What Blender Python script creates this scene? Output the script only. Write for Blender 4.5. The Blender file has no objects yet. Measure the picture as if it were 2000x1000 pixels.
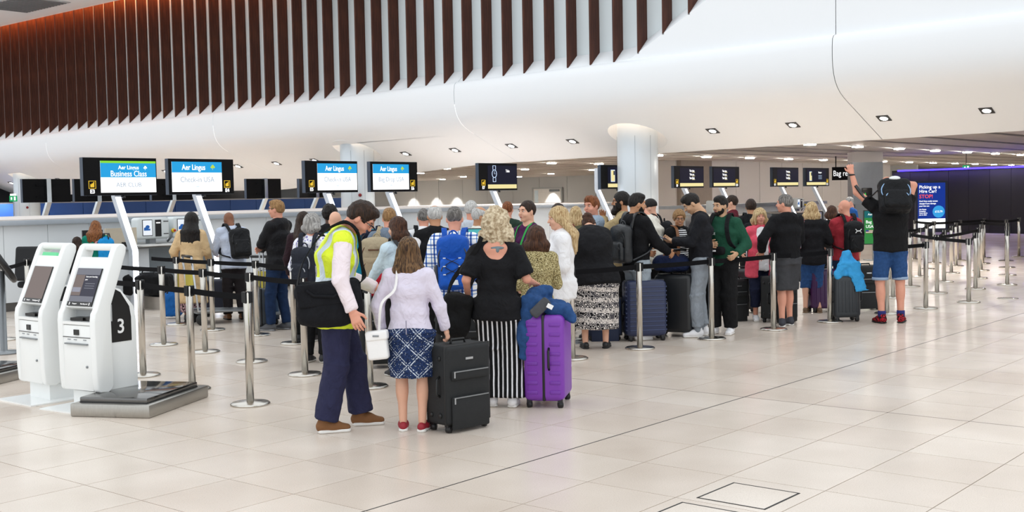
import bpy, bmesh, math, random
import numpy as np
from mathutils import Vector, Matrix
random.seed(7)
rng = np.random.default_rng(7)
scene = bpy.context.scene
COL = scene.collection
# ------------------------------------------------------------------ camera, world, exposure
FPX, PITCH, ROLL, TH = 2257.0, 0.05205, -0.01904, 0.69467
CAMZ = 1.70
ST, CT = math.sin(TH), math.cos(TH)
def W2(lat, d):                       # metres right of / ahead of the camera -> world x, y (hall axes)
    return (lat * ST + d * CT, -lat * CT + d * ST)
_F = np.array([0, math.cos(PITCH), -math.sin(PITCH)]); _R = np.array([1.0, 0, 0]); _U = np.cross(_R, _F)
_R2 = _R * math.cos(ROLL) + _U * math.sin(ROLL); _U2 = -_R * math.sin(ROLL) + _U * math.cos(ROLL)
def _tow(v):
    x, y = W2(v[0], v[1]); return Vector((x, y, v[2]))
VR, VU, VF = _tow(_R2), _tow(_U2), _tow(_F)
cam = bpy.data.cameras.new('camera'); camo = bpy.data.objects.new('camera', cam); COL.objects.link(camo)
cam.sensor_fit = 'HORIZONTAL'; cam.sensor_width = 36.0; cam.lens = FPX / 2000 * 36.0
cam.clip_start = 0.05; cam.clip_end = 400
M3 = Matrix((VR, VU, -VF)).transposed()
camo.matrix_world = Matrix.Translation((0, 0, CAMZ)) @ M3.to_4x4()
scene.camera = camo
def ray(x, y):
    return VF + VR * ((x - 1000) / FPX) - VU * ((y - 500) / FPX)
CAMP = Vector((0, 0, CAMZ))
def G(x, y, z=0.0):                   # measured point of the photo standing on height z -> world
    r = ray(x, y); return CAMP + r * ((z - CAMZ) / r.z)
def PY(x, y, Y):
    r = ray(x, y); return CAMP + r * (Y / r.y)
def PX(x, y, X):
    r = ray(x, y); return CAMP + r * (X / r.x)
def PD(x, y, d):
    r = ray(x, y); return CAMP + r * d
def head_angle(phi):                  # 0 = walks away from the viewer, 90 = towards the right of the picture, 180 = towards the viewer
    a = math.radians(phi); x, y = W2(math.sin(a), math.cos(a)); return math.atan2(y, x) - math.pi / 2

wd = bpy.data.worlds.new('daylight'); scene.world = wd; wd.use_nodes = True
wn = wd.node_tree.nodes; wb = wn['Background']; wb.inputs[0].default_value = (0.93, 0.97, 1.0, 1); wb.inputs[1].default_value = 1.42
scene.view_settings.view_transform = 'Standard'; scene.view_settings.look = 'None'
scene.view_settings.gamma = 1.0; scene.view_settings.use_curve_mapping = False
scene.view_settings.exposure = 0.0
def area(name, loc, rot, sx, sy, power, col=(1, 1, 1)):
    l = bpy.data.lights.new(name, 'AREA'); l.shape = 'RECTANGLE'; l.size = sx; l.size_y = sy; l.energy = power; l.color = col
    o = bpy.data.objects.new(name, l); COL.objects.link(o); o.location = loc; o.rotation_euler = rot; return o

# ------------------------------------------------------------------ materials
MATS = {}
def srgb(c):
    if isinstance(c, str):
        c = c.lstrip('#'); c = tuple(int(c[i:i + 2], 16) / 255 for i in (0, 2, 4))
    return tuple(((v / 12.92) if v <= .04045 else ((v + .055) / 1.055) ** 2.4) for v in c)
def nodes_of(name):
    m = bpy.data.materials.new(name); m.use_nodes = True
    nt = m.node_tree; b = nt.nodes['Principled BSDF']; return m, nt, b
def N(nt, t, **kw):
    n = nt.nodes.new(t)
    for k, v in kw.items():
        if k.startswith('i_'): n.inputs[k[2:].replace('_', ' ')].default_value = v
        else: setattr(n, k, v)
    return n
def ramp(nt, fac, stops, interp='LINEAR'):
    r = nt.nodes.new('ShaderNodeValToRGB'); r.color_ramp.interpolation = interp
    e = r.color_ramp.elements
    while len(e) < len(stops): e.new(0.5)
    for i, (p, c) in enumerate(stops):
        e[i].position = p; e[i].color = (*srgb(c), 1)
    nt.links.new(fac, r.inputs[0]); return r.outputs[0]
def coords(nt, kind='Object', scale=(1, 1, 1), rot=(0, 0, 0)):
    tc = nt.nodes.new('ShaderNodeTexCoord'); mp = nt.nodes.new('ShaderNodeMapping')
    mp.inputs['Scale'].default_value = scale; mp.inputs['Rotation'].default_value = rot
    nt.links.new(tc.outputs[kind], mp.inputs[0]); return mp.outputs[0]
def mat(name, col, rough=0.5, metal=0.0, var=0.06, scale=8.0, emit=0.0, bump=0.0, bscale=60.0, stretch=(1, 1, 1), spec=None, coat=0.0, alpha=None, trans=0.0):
    if name in MATS: return MATS[name]
    m, nt, b = nodes_of(name); c = srgb(col)
    b.inputs['Roughness'].default_value = rough; b.inputs['Metallic'].default_value = metal
    if spec is not None: b.inputs['Specular IOR Level'].default_value = spec
    if coat: b.inputs['Coat Weight'].default_value = coat
    if trans: b.inputs['Transmission Weight'].default_value = trans
    v = coords(nt, 'Object', stretch)
    nz = N(nt, 'ShaderNodeTexNoise', i_Scale=scale, i_Detail=4.0); nt.links.new(v, nz.inputs['Vector'])
    mx = N(nt, 'ShaderNodeMix', data_type='RGBA')
    mx.inputs['A'].default_value = (*[x * (1 - var * 1.5) for x in c], 1); mx.inputs['B'].default_value = (*[min(1, x * (1 + var * 1.5)) for x in c], 1)
    nt.links.new(nz.outputs['Fac'], mx.inputs['Factor']); nt.links.new(mx.outputs['Result'], b.inputs['Base Color'])
    if emit:
        b.inputs['Emission Color'].default_value = (*c, 1); b.inputs['Emission Strength'].default_value = emit
    if bump:
        n2 = N(nt, 'ShaderNodeTexNoise', i_Scale=bscale, i_Detail=3.0); nt.links.new(v, n2.inputs['Vector'])
        bp = N(nt, 'ShaderNodeBump', i_Strength=bump, i_Distance=0.01); nt.links.new(n2.outputs['Fac'], bp.inputs['Height']); nt.links.new(bp.outputs['Normal'], b.inputs['Normal'])
    MATS[name] = m; return m
def cloth(name, col, var=0.18, rough=0.85):
    if name in MATS: return MATS[name]
    m = mat(name, col, rough, 0, var, 14, spec=0.2); fold_bump(m); return m
def fold_bump(m, st=.55, fine=.25):
    nt = m.node_tree; b = nt.nodes['Principled BSDF']; v = coords(nt, 'Object', (1, 1, .75))
    n1 = N(nt, 'ShaderNodeTexNoise', i_Scale=11.0, i_Detail=2.5, i_Distortion=1.6); nt.links.new(v, n1.inputs['Vector'])
    n2 = N(nt, 'ShaderNodeTexNoise', i_Scale=260.0, i_Detail=1.0); nt.links.new(v, n2.inputs['Vector'])
    b1 = N(nt, 'ShaderNodeBump', i_Strength=st, i_Distance=.035); nt.links.new(n1.outputs['Fac'], b1.inputs['Height'])
    b2 = N(nt, 'ShaderNodeBump', i_Strength=fine, i_Distance=.003); nt.links.new(n2.outputs['Fac'], b2.inputs['Height']); nt.links.new(b1.outputs['Normal'], b2.inputs['Normal']); nt.links.new(b2.outputs['Normal'], b.inputs['Normal'])

# ------------------------------------------------------------------ mesh helpers
def link(name, me, m=None, parent=None, loc=None, rz=0.0):
    o = bpy.data.objects.new(name, me); COL.objects.link(o)
    if m is not None and me is not None and not me.materials:
        for x in (m if isinstance(m, (list, tuple)) else [m]): me.materials.append(x)
    if parent is not None: o.parent = parent
    if loc is not None: o.location = loc
    if rz: o.rotation_euler = (0, 0, rz)
    return o
def tag(o, label=None, cat=None, group=None, kind=None):
    if label: o['label'] = label
    if cat: o['category'] = cat
    if group: o['group'] = group
    if kind: o['kind'] = kind
    return o
def thing(name, label, cat, loc=(0, 0, 0), rz=0.0, group=None):
    o = bpy.data.objects.new(name, None); COL.objects.link(o); o.location = loc; o.rotation_euler = (0, 0, rz); o.empty_display_size = .1
    return tag(o, label, cat, group)
def copytree(o, parent=None):
    c = o.copy(); COL.objects.link(c); c.parent = parent
    for ch in o.children: copytree(ch, c)
    return c
class MB:
    def __init__(s): s.v = []; s.f = []; s.mi = []; s.sm = []
    def add(s, vs, fs, mi=0, smooth=False):
        n = len(s.v); s.v += [tuple(v) for v in vs]
        for f in fs: s.f.append(tuple(i + n for i in f)); s.mi.append(mi); s.sm.append(smooth)
        return s
    def box(s, c, h, mi=0, rz=0.0, R=None):
        cx, cy, cz = c; hx, hy, hz = h; vs = []
        for z in (-1, 1):
            for x, y in ((-1, -1), (1, -1), (1, 1), (-1, 1)):
                p = Vector((x * hx, y * hy, z * hz))
                if R is not None: p = R @ p
                elif rz: p = Matrix.Rotation(rz, 3, 'Z') @ p
                vs.append((cx + p.x, cy + p.y, cz + p.z))
        return s.add(vs, [(3, 2, 1, 0), (4, 5, 6, 7), (0, 1, 5, 4), (1, 2, 6, 5), (2, 3, 7, 6), (3, 0, 4, 7)], mi)
    def b2(s, x0, x1, y0, y1, z0, z1, mi=0):
        return s.box(((x0 + x1) / 2, (y0 + y1) / 2, (z0 + z1) / 2), ((x1 - x0) / 2, (y1 - y0) / 2, (z1 - z0) / 2), mi)
    def lathe(s, prof, n=20, c=(0, 0, 0), mi=0, smooth=True):
        vs = []; fs = []
        for r, z in prof:
            for k in range(n):
                a = 2 * math.pi * k / n; vs.append((c[0] + r * math.cos(a), c[1] + r * math.sin(a), c[2] + z))
        for i in range(len(prof) - 1):
            for k in range(n):
                k2 = (k + 1) % n; fs.append((i * n + k, i * n + k2, (i + 1) * n + k2, (i + 1) * n + k))
        fs.append(tuple(range(n - 1, -1, -1))); fs.append(tuple(range((len(prof) - 1) * n, len(prof) * n)))
        return s.add(vs, fs, mi, smooth)
    def tube(s, pts, r, n=8, mi=0, smooth=True, closed=False, flat=None):
        pts = [Vector(p) for p in pts]; vs = []; fs = []; m = len(pts)
        for i, p in enumerate(pts):
            a = pts[i - 1] if (i or closed) else p; b = pts[(i + 1) % m] if (i < m - 1 or closed) else p
            t = (b - a).normalized(); up = Vector((0, 0, 1)) if abs(t.z) < .95 else Vector((0, 1, 0))
            if flat is not None: up = Vector(flat[0])
            x = t.cross(up).normalized(); y = x.cross(t).normalized()
            rr = r[i] if isinstance(r, (list, tuple)) else r
            rx, ry = (rr, rr) if flat is None else (flat[1], flat[2])
            for k in range(n):
                an = 2 * math.pi * (k + .5) / n; vs.append(p + x * rx * math.cos(an) + y * ry * math.sin(an))
        for i in range(m - 1 + (1 if closed else 0)):
            j = (i + 1) % m
            for k in range(n):
                k2 = (k + 1) % n; fs.append((i * n + k, i * n + k2, j * n + k2, j * n + k))
        if not closed:
            fs.append(tuple(range(n - 1, -1, -1))); fs.append(tuple(range((m - 1) * n, m * n)))
        return s.add(vs, fs, mi, smooth)
    def prism(s, poly, axis, a0, a1, mi=0, smooth=False):      # poly in the two other axes, extruded along axis
        n = len(poly); vs = []
        for a in (a0, a1):
            for p, q in poly: vs.append({'x': (a, p, q), 'y': (p, a, q), 'z': (p, q, a)}[axis])
        fs = [(i, (i + 1) % n, n + (i + 1) % n, n + i) for i in range(n)]
        s.add(vs, fs, mi, smooth); return s.add(vs, [tuple(range(n - 1, -1, -1)), tuple(range(n, 2 * n))], mi, False)
    def ball(s, c, r, n=10, m=7, mi=0, R=None):
        vs = []; fs = []
        r = (r, r, r) if not isinstance(r, (tuple, list)) else r
        for i in range(m + 1):
            th = math.pi * i / m
            for k in range(n):
                a = 2 * math.pi * k / n
                p = Vector((r[0] * math.sin(th) * math.cos(a), r[1] * math.sin(th) * math.sin(a), r[2] * math.cos(th)))
                if R is not None: p = R @ p
                vs.append((c[0] + p.x, c[1] + p.y, c[2] + p.z))
        for i in range(m):
            for k in range(n):
                k2 = (k + 1) % n; fs.append((i * n + k, (i + 1) * n + k, (i + 1) * n + k2, i * n + k2))
        return s.add(vs, fs, mi, True)
    def mesh(s, name):
        me = bpy.data.meshes.new(name); me.from_pydata(s.v, [], s.f)
        me.polygons.foreach_set('material_index', s.mi); me.polygons.foreach_set('use_smooth', s.sm)
        bm = bmesh.new(); bm.from_mesh(me); bmesh.ops.remove_doubles(bm, verts=bm.verts, dist=1e-6); bmesh.ops.recalc_face_normals(bm, faces=bm.faces); bm.to_mesh(me); bm.free()
        return me
    def build(s, name, m, parent=None, loc=None, rz=0.0, bevel=0.0, seg=2):
        me = s.mesh(name)
        if bevel:
            bm = bmesh.new(); bm.from_mesh(me)
            bmesh.ops.bevel(bm, geom=[e for e in bm.edges if len(e.link_faces) == 2 and e.calc_face_angle(0) > .5], offset=bevel, segments=seg, affect='EDGES', profile=.5, clamp_overlap=True)
            for f in bm.faces: f.smooth = True
            bm.to_mesh(me); bm.free()
            for p in me.polygons: p.use_smooth = True
            try: me.set_sharp_from_angle(angle=math.radians(40))
            except Exception: pass
        return link(name, me, m, parent, loc, rz)
FONT_CACHE = {}
def text(body, size, m, parent, loc, rot, align='CENTER', name='lettering', depth=0.001, sx=1.0, bold=0.0):
    cu = bpy.data.curves.new('t', 'FONT'); cu.body = body; cu.size = size; cu.align_x = align; cu.align_y = 'CENTER'; cu.extrude = depth; cu.offset = bold; cu.resolution_u = 3
    o = bpy.data.objects.new('t', cu); COL.objects.link(o)
    bpy.context.view_layer.update()
    me = bpy.data.meshes.new_from_object(o.evaluated_get(bpy.context.evaluated_depsgraph_get())); bpy.data.objects.remove(o); bpy.data.curves.remove(cu)
    me.materials.clear()
    r = link(name, me, m, parent, loc); r.rotation_euler = rot; r.scale = (sx, 1, 1); return r
# ------------------------------------------------------------------ SDF surfaces for bodies, cloth, bags
_lat = rng.random((24, 24, 24)).astype(np.float32) * 2 - 1
def vnoise(P, s):
    q = P / s; i = np.floor(q).astype(int); f = q - i; f = f * f * (3 - 2 * f); i %= 24; j = (i + 1) % 24
    a = _lat[i[..., 0], i[..., 1], i[..., 2]]; 
    def g(x, y, z): return _lat[(j if x else i)[..., 0], (j if y else i)[..., 1], (j if z else i)[..., 2]]
    fx, fy, fz = f[..., 0], f[..., 1], f[..., 2]
    c00 = a * (1 - fx) + g(1, 0, 0) * fx; c10 = g(0, 1, 0) * (1 - fx) + g(1, 1, 0) * fx
    c01 = g(0, 0, 1) * (1 - fx) + g(1, 0, 1) * fx; c11 = g(0, 1, 1) * (1 - fx) + g(1, 1, 1) * fx
    return (c00 * (1 - fy) + c10 * fy) * (1 - fz) + (c01 * (1 - fy) + c11 * fy) * fz
class SDF:
    def __init__(s): s.p = []
    def cap(s, a, b, ra, rb, xd=(1, 0, 0), k=.03, cut=False, end=1.0):
        a = np.array(a, float); b = np.array(b, float)
        ra = (ra, ra) if not isinstance(ra, (tuple, list)) else ra; rb = (rb, rb) if not isinstance(rb, (tuple, list)) else rb
        s.p.append(('cap', a, b, np.array(ra, float), np.array(rb, float), np.array(xd, float), k, cut, end)); return s
    def ell(s, c, r, R=None, k=.02, cut=False):
        s.p.append(('ell', np.array(c, float), np.array(r, float), None if R is None else np.array(R, float), k, cut)); return s
    def box(s, c, h, r, R=None, k=.01, cut=False):
        s.p.append(('box', np.array(c, float), np.array(h, float), r, None if R is None else np.array(R, float), k, cut)); return s
    def half(s, pt, n, k=.004):                # keeps the side the normal points away from
        s.p.append(('half', np.array(pt, float), np.array(n, float) / np.linalg.norm(n), k)); return s
    def bounds(s):
        lo = np.full(3, 1e9); hi = -lo
        for q in s.p:
            if q[0] == 'cap' and not q[7]:
                r = max(q[3].max(), q[4].max()); lo = np.minimum(lo, np.minimum(q[1], q[2]) - r); hi = np.maximum(hi, np.maximum(q[1], q[2]) + r)
            elif q[0] == 'ell' and not q[5]:
                r = q[2].max() if q[3] is not None else q[2]; lo = np.minimum(lo, q[1] - r); hi = np.maximum(hi, q[1] + r)
            elif q[0] == 'box' and not q[6]:
                r = np.linalg.norm(q[2]) if q[4] is not None else q[2]; lo = np.minimum(lo, q[1] - r); hi = np.maximum(hi, q[1] + r)
        return lo, hi
    def field(s, res, noise=()):
        lo, hi = s.bounds(); pad = 3 * res + sum(a for a, _ in noise); lo = lo - pad; hi = hi + pad
        n = np.ceil((hi - lo) / res).astype(int) + 1
        F = np.full(n, 1.0, np.float32); ax = [lo[i] + res * np.arange(n[i]) for i in range(3)]
        for q in s.p:
            if q[0] == 'half':
                P = np.stack(np.meshgrid(*ax, indexing='ij'), -1); d = ((P - q[1]) @ q[2]); F = np.maximum(F, d.astype(np.float32)); continue
            if q[0] == 'cap': _, a, b, ra, rb, xd, k, cut, end = q; r = max(ra.max(), rb.max()) * max(1, end); l = np.minimum(a, b) - r; h = np.maximum(a, b) + r
            elif q[0] == 'ell': _, c, rr, R, k, cut = q; r = rr.max() if R is not None else rr; l = c - r; h = c + r
            else: _, c, hh, rd, R, k, cut = q; r = np.linalg.norm(hh) if R is not None else hh; l = c - r; h = c + r
            m = k + 4 * res
            i0 = np.clip(np.floor((l - m - lo) / res).astype(int), 0, n); i1 = np.clip(np.ceil((h + m - lo) / res).astype(int) + 1, 0, n)
            if (i1 <= i0).any(): continue
            sl = tuple(slice(i0[i], i1[i]) for i in range(3))
            P = np.stack(np.meshgrid(*[ax[i][sl[i]] for i in range(3)], indexing='ij'), -1).astype(np.float32)
            if q[0] == 'cap':
                w = b - a; L = np.linalg.norm(w); w = w / max(L, 1e-9)
                x = xd - w * (xd @ w); nx = np.linalg.norm(x)
                if nx < 1e-3: x = np.array([0, 1.0, 0]) - w * w[1]; nx = np.linalg.norm(x)
                x /= nx; y = np.cross(w, x); q0 = P - a.astype(np.float32); tt = q0 @ w.astype(np.float32); t = np.clip(tt, 0, L)
                u = t / max(L, 1e-9); rx = ra[0] + (rb[0] - ra[0]) * u; ry = ra[1] + (rb[1] - ra[1]) * u; rz = np.minimum(rx, ry) * end
                X = q0 @ x; Y = q0 @ y; Z = tt - t
                k0 = np.sqrt((X / rx) ** 2 + (Y / ry) ** 2 + (Z / rz) ** 2); k1 = np.sqrt((X / rx ** 2) ** 2 + (Y / ry ** 2) ** 2 + (Z / rz ** 2) ** 2)
                d = np.where(k0 < 1e-6, -np.minimum(rx, ry), k0 * (k0 - 1) / np.maximum(k1, 1e-9))
            elif q[0] == 'ell':
                p = P - c
                if R is not None: p = p @ R
                k0 = np.linalg.norm(p / rr, axis=-1); k1 = np.linalg.norm(p / rr ** 2, axis=-1); d = np.where(k0 < 1e-6, -rr.min(), k0 * (k0 - 1) / np.maximum(k1, 1e-9))
            else:
                p = P - c
                if R is not None: p = p @ R
                e = np.abs(p) - (hh - rd); d = np.linalg.norm(np.maximum(e, 0), axis=-1) + np.minimum(e.max(-1), 0) - rd
            A = F[sl]; d = d.astype(np.float32)
            if cut:
                d = -d; hgt = np.clip(.5 - .5 * (A - d) / k, 0, 1) if k > 0 else 0
                F[sl] = np.maximum(A, d) if k <= 0 else (A * (1 - hgt) + d * hgt + k * hgt * (1 - hgt))
            else:
                hgt = np.clip(.5 + .5 * (A - d) / k, 0, 1); F[sl] = A * (1 - hgt) + d * hgt - k * hgt * (1 - hgt)
        if noise:
            m = np.abs(F) < .08; idx = np.argwhere(m); P = lo + idx * res
            for amp, sc in noise: F[m] += amp * vnoise(P + 40, sc if np.isscalar(sc) else np.array(sc))
        return F, lo
    def arrays(s, res, noise=()):
        F, lo = s.field(res, noise); ins = F < 0; nx, ny, nz = F.shape
        c = np.zeros((nx - 1, ny - 1, nz - 1), np.uint8)
        for i in (0, 1):
            for j in (0, 1):
                for k in (0, 1): c += ins[i:nx - 1 + i, j:ny - 1 + j, k:nz - 1 + k]
        act = np.argwhere((c > 0) & (c < 8))
        if len(act) == 0: return np.zeros((0, 3)), np.zeros((0, 4), int)
        cid = np.full(c.shape, -1, np.int64); cid[act[:, 0], act[:, 1], act[:, 2]] = np.arange(len(act))
        cor = [(i, j, k) for i in (0, 1) for j in (0, 1) for k in (0, 1)]
        val = np.stack([F[act[:, 0] + i, act[:, 1] + j, act[:, 2] + k] for i, j, k in cor], 1)
        acc = np.zeros((len(act), 3)); cnt = np.zeros(len(act))
        for a in range(8):
            for b in range(a + 1, 8):
                df = np.array(cor[b]) - np.array(cor[a])
                if np.abs(df).sum() != 1: continue
                va, vb = val[:, a], val[:, b]; m = (va < 0) != (vb < 0); t = va[m] / (va[m] - vb[m])
                acc[m] += np.array(cor[a]) + t[:, None] * df; cnt[m] += 1
        V = lo + (act + acc / cnt[:, None]) * res
        Q = []
        for ax in range(3):
            o1, o2 = [(1, 2), (2, 0), (0, 1)][ax]
            s0 = [slice(None)] * 3; s1 = [slice(None)] * 3; s0[ax] = slice(0, -1); s1[ax] = slice(1, None)
            A, B = ins[tuple(s0)], ins[tuple(s1)]; e = np.argwhere(A != B); 
            ok = (e[:, o1] > 0) & (e[:, o2] > 0) & (e[:, o1] < F.shape[o1] - 1) & (e[:, o2] < F.shape[o2] - 1); e = e[ok]
            def cc(d1, d2):
                z = e.copy(); z[:, o1] += d1; z[:, o2] += d2; return cid[z[:, 0], z[:, 1], z[:, 2]]
            q = np.stack([cc(-1, -1), cc(0, -1), cc(0, 0), cc(-1, 0)], 1)
            fl = ~A[e[:, 0], e[:, 1], e[:, 2]]; q[fl] = q[fl][:, ::-1]; Q.append(q)
        return V, np.concatenate(Q)
def arr_mesh(name, V, Q, mi=None, smooth=True):
    me = bpy.data.meshes.new(name); nq = len(Q)
    me.vertices.add(len(V)); me.vertices.foreach_set('co', np.ascontiguousarray(V, np.float32).ravel())
    me.loops.add(nq * 4); me.loops.foreach_set('vertex_index', np.ascontiguousarray(Q, np.int32).ravel())
    me.polygons.add(nq); me.polygons.foreach_set('loop_start', np.arange(0, nq * 4, 4, dtype=np.int32)); me.polygons.foreach_set('loop_total', np.full(nq, 4, np.int32))
    me.polygons.foreach_set('use_smooth', np.full(nq, smooth))
    if mi is not None: me.polygons.foreach_set('material_index', np.asarray(mi, np.int32))
    me.update(); me.validate(); return me
def sdf_obj(name, s, res, m, parent=None, noise=(), loc=None, rz=0.0):
    V, Q = s.arrays(res, noise); return link(name, arr_mesh(name, V, Q), m, parent, loc, rz)
# ------------------------------------------------------------------ floor
def floor_mat(name, per_obj):
    m, nt, b = nodes_of(name)
    geo = nt.nodes.new('ShaderNodeNewGeometry')
    n1 = N(nt, 'ShaderNodeTexNoise', i_Scale=170.0, i_Detail=2.0); nt.links.new(geo.outputs['Position'], n1.inputs['Vector'])
    sp = ramp(nt, n1.outputs['Fac'], [(0.30, '#c2b6a8'), (0.37, '#e2d8cd'), (0.62, '#e7ddd3'), (0.70, '#f0e8e0')])
    n2 = N(nt, 'ShaderNodeTexNoise', i_Scale=0.9, i_Detail=3.0); nt.links.new(geo.outputs['Position'], n2.inputs['Vector'])
    r2 = ramp(nt, n2.outputs['Fac'], [(0.3, '#ece7e2'), (0.7, '#fffdfb')])
    mx = N(nt, 'ShaderNodeMix', data_type='RGBA', blend_type='MULTIPLY'); mx.inputs['Factor'].default_value = 1
    nt.links.new(sp, mx.inputs['A']); nt.links.new(r2, mx.inputs['B']); out = mx.outputs['Result']
    if per_obj:
        oi = nt.nodes.new('ShaderNodeObjectInfo'); rr = ramp(nt, oi.outputs['Random'], [(0, '#f6f3f1'), (1, '#ffffff')])
        m2 = N(nt, 'ShaderNodeMix', data_type='RGBA', blend_type='MULTIPLY'); m2.inputs['Factor'].default_value = 1
        nt.links.new(out, m2.inputs['A']); nt.links.new(rr, m2.inputs['B']); out = m2.outputs['Result']
    nt.links.new(out, b.inputs['Base Color'])
    n3 = N(nt, 'ShaderNodeTexNoise', i_Scale=2.2, i_Detail=4.0); nt.links.new(geo.outputs['Position'], n3.inputs['Vector'])
    mr = N(nt, 'ShaderNodeMapRange'); mr.inputs['To Min'].default_value = .17; mr.inputs['To Max'].default_value = .31
    nt.links.new(n3.outputs['Fac'], mr.inputs['Value']); nt.links.new(mr.outputs['Result'], b.inputs['Roughness'])
    b.inputs['Specular IOR Level'].default_value = 0.42
    return m
TS = 0.608; GX, GY = 8.508, 4.615; GAP = .0032
m_tile = floor_mat('polished_terrazzo', True); m_tile2 = floor_mat('polished_terrazzo_far', False)
m_grout = mat('floor_grout', '#6b6058', .8); m_joint = mat('black_movement_joint', '#1d1a18', .6)
fl = MB().b2(-30, 130, -40, 110, -.2, -.006).build('floor', m_grout); tag(fl, 'cream polished stone tile floor', kind='structure')
cells = []
def vis(cx, cy):
    d = cx * CT + cy * ST; lat = cx * ST - cy * CT
    return d, lat
for i in range(-30, 150):
    for j in range(-40, 110):
        cx, cy = GX + (i + .5) * TS, GY + (j + .5) * TS; d, lat = vis(cx, cy)
        cells.append((d, lat, cx, cy))
inview = sorted([c for c in cells if c[0] > 5.6 and abs(c[1]) < .45 * c[0] + .35])
near = set((c[2], c[3]) for c in inview[:300])
tm = MB().b2(-TS / 2 + GAP, TS / 2 - GAP, -TS / 2 + GAP, TS / 2 - GAP, -.018, 0).mesh('tile'); tm.materials.append(m_tile)
for c in inview[:300]: link('tile', tm, None, fl, (c[2], c[3], 0))
vs, fs = [], []
h = TS / 2 - GAP
for d, lat, cx, cy in cells:
    if (cx, cy) in near: continue
    n = len(vs); vs += [(cx - h, cy - h, 0), (cx + h, cy - h, 0), (cx + h, cy + h, 0), (cx - h, cy + h, 0)]; fs.append((n, n + 1, n + 2, n + 3))
me = bpy.data.meshes.new('far_tiles'); me.from_pydata(vs, [], fs); o = link('far_tiles', me, m_tile2, fl); o['kind'] = 'stuff'
MB().b2(-20, 90, GY - .0055, GY + .0055, -.012, .0006).build('movement_joint', m_joint, fl)
MB().b2(GX - .004, GX + .004, -30, 60, -.012, .0004).build('expansion_joint', mat('brown_joint', '#4a423b', .7), fl)
def hatch(cx, cy, hw, label):
    t = thing('floor_hatch', label, 'floor hatch', (cx, cy, 0))
    f = MB()
    for sx in (-1, 1): f.b2(sx * hw - .006, sx * hw + .006, -hw - .006, hw + .006, -.004, .0016)
    for sy in (-1, 1): f.b2(-hw, hw, sy * hw - .006, sy * hw + .006, -.004, .0016)
    f.build('hatch_frame', m_joint, t)
    MB().b2(-hw + .006, hw - .006, -hw + .006, hw - .006, -.006, .001).build('hatch_cover', m_tile2, t)
p = G(1462, 968); hatch(p.x, p.y, .205, 'square floor access hatch set in the tiles, wholly in the picture')
p = G(1358, 1009); hatch(p.x, p.y, .2, 'square floor access hatch cut by the bottom edge of the picture')

# ------------------------------------------------------------------ curved white bulkhead, soffit, atrium wall, ceilings
SL = .0148
m_white = mat('white_plaster', '#eef1f4', .55, var=.01, scale=.4)
m_soff = m_white
SEAMS = [-42.15, -31.7, -21.25, -10.8, -.35, 10.1, 20.55, 31.0, 41.45, 51.9, 62.35]
cols = [(23.6, 25.6), (24.0, 15.9), (23.7, 45.5)]; HR_ = .73; CR = .50
bulk = thing('wall_bulkhead', 'white curved bulkhead band under the timber fins', None); bulk['kind'] = 'structure'
def zs(y): return -SL * y
def zsof(x, y): return 2.94 + zs(y) + .4 * (25 - x)
PROF = [(23.15, 3.68), (22.97, 3.755), (22.8, 3.845), (22.66, 3.95), (22.55, 4.08), (22.48, 4.22), (22.44, 4.38), (22.42, 4.56), (22.42, 4.76), (22.44, 4.92), (22.5, 4.99), (22.6, 5.02)]
def topedge(y): return max(0, .53 * (15.2 - y)) if y > 6 else .53 * (15.2 - 6)
def soff_edge(y):
    if y < 22: return 25.0
    if y < 32: return 25 + (y - 22) * .1
    return 26 - (y - 32) * .045
FD = .36
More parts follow.
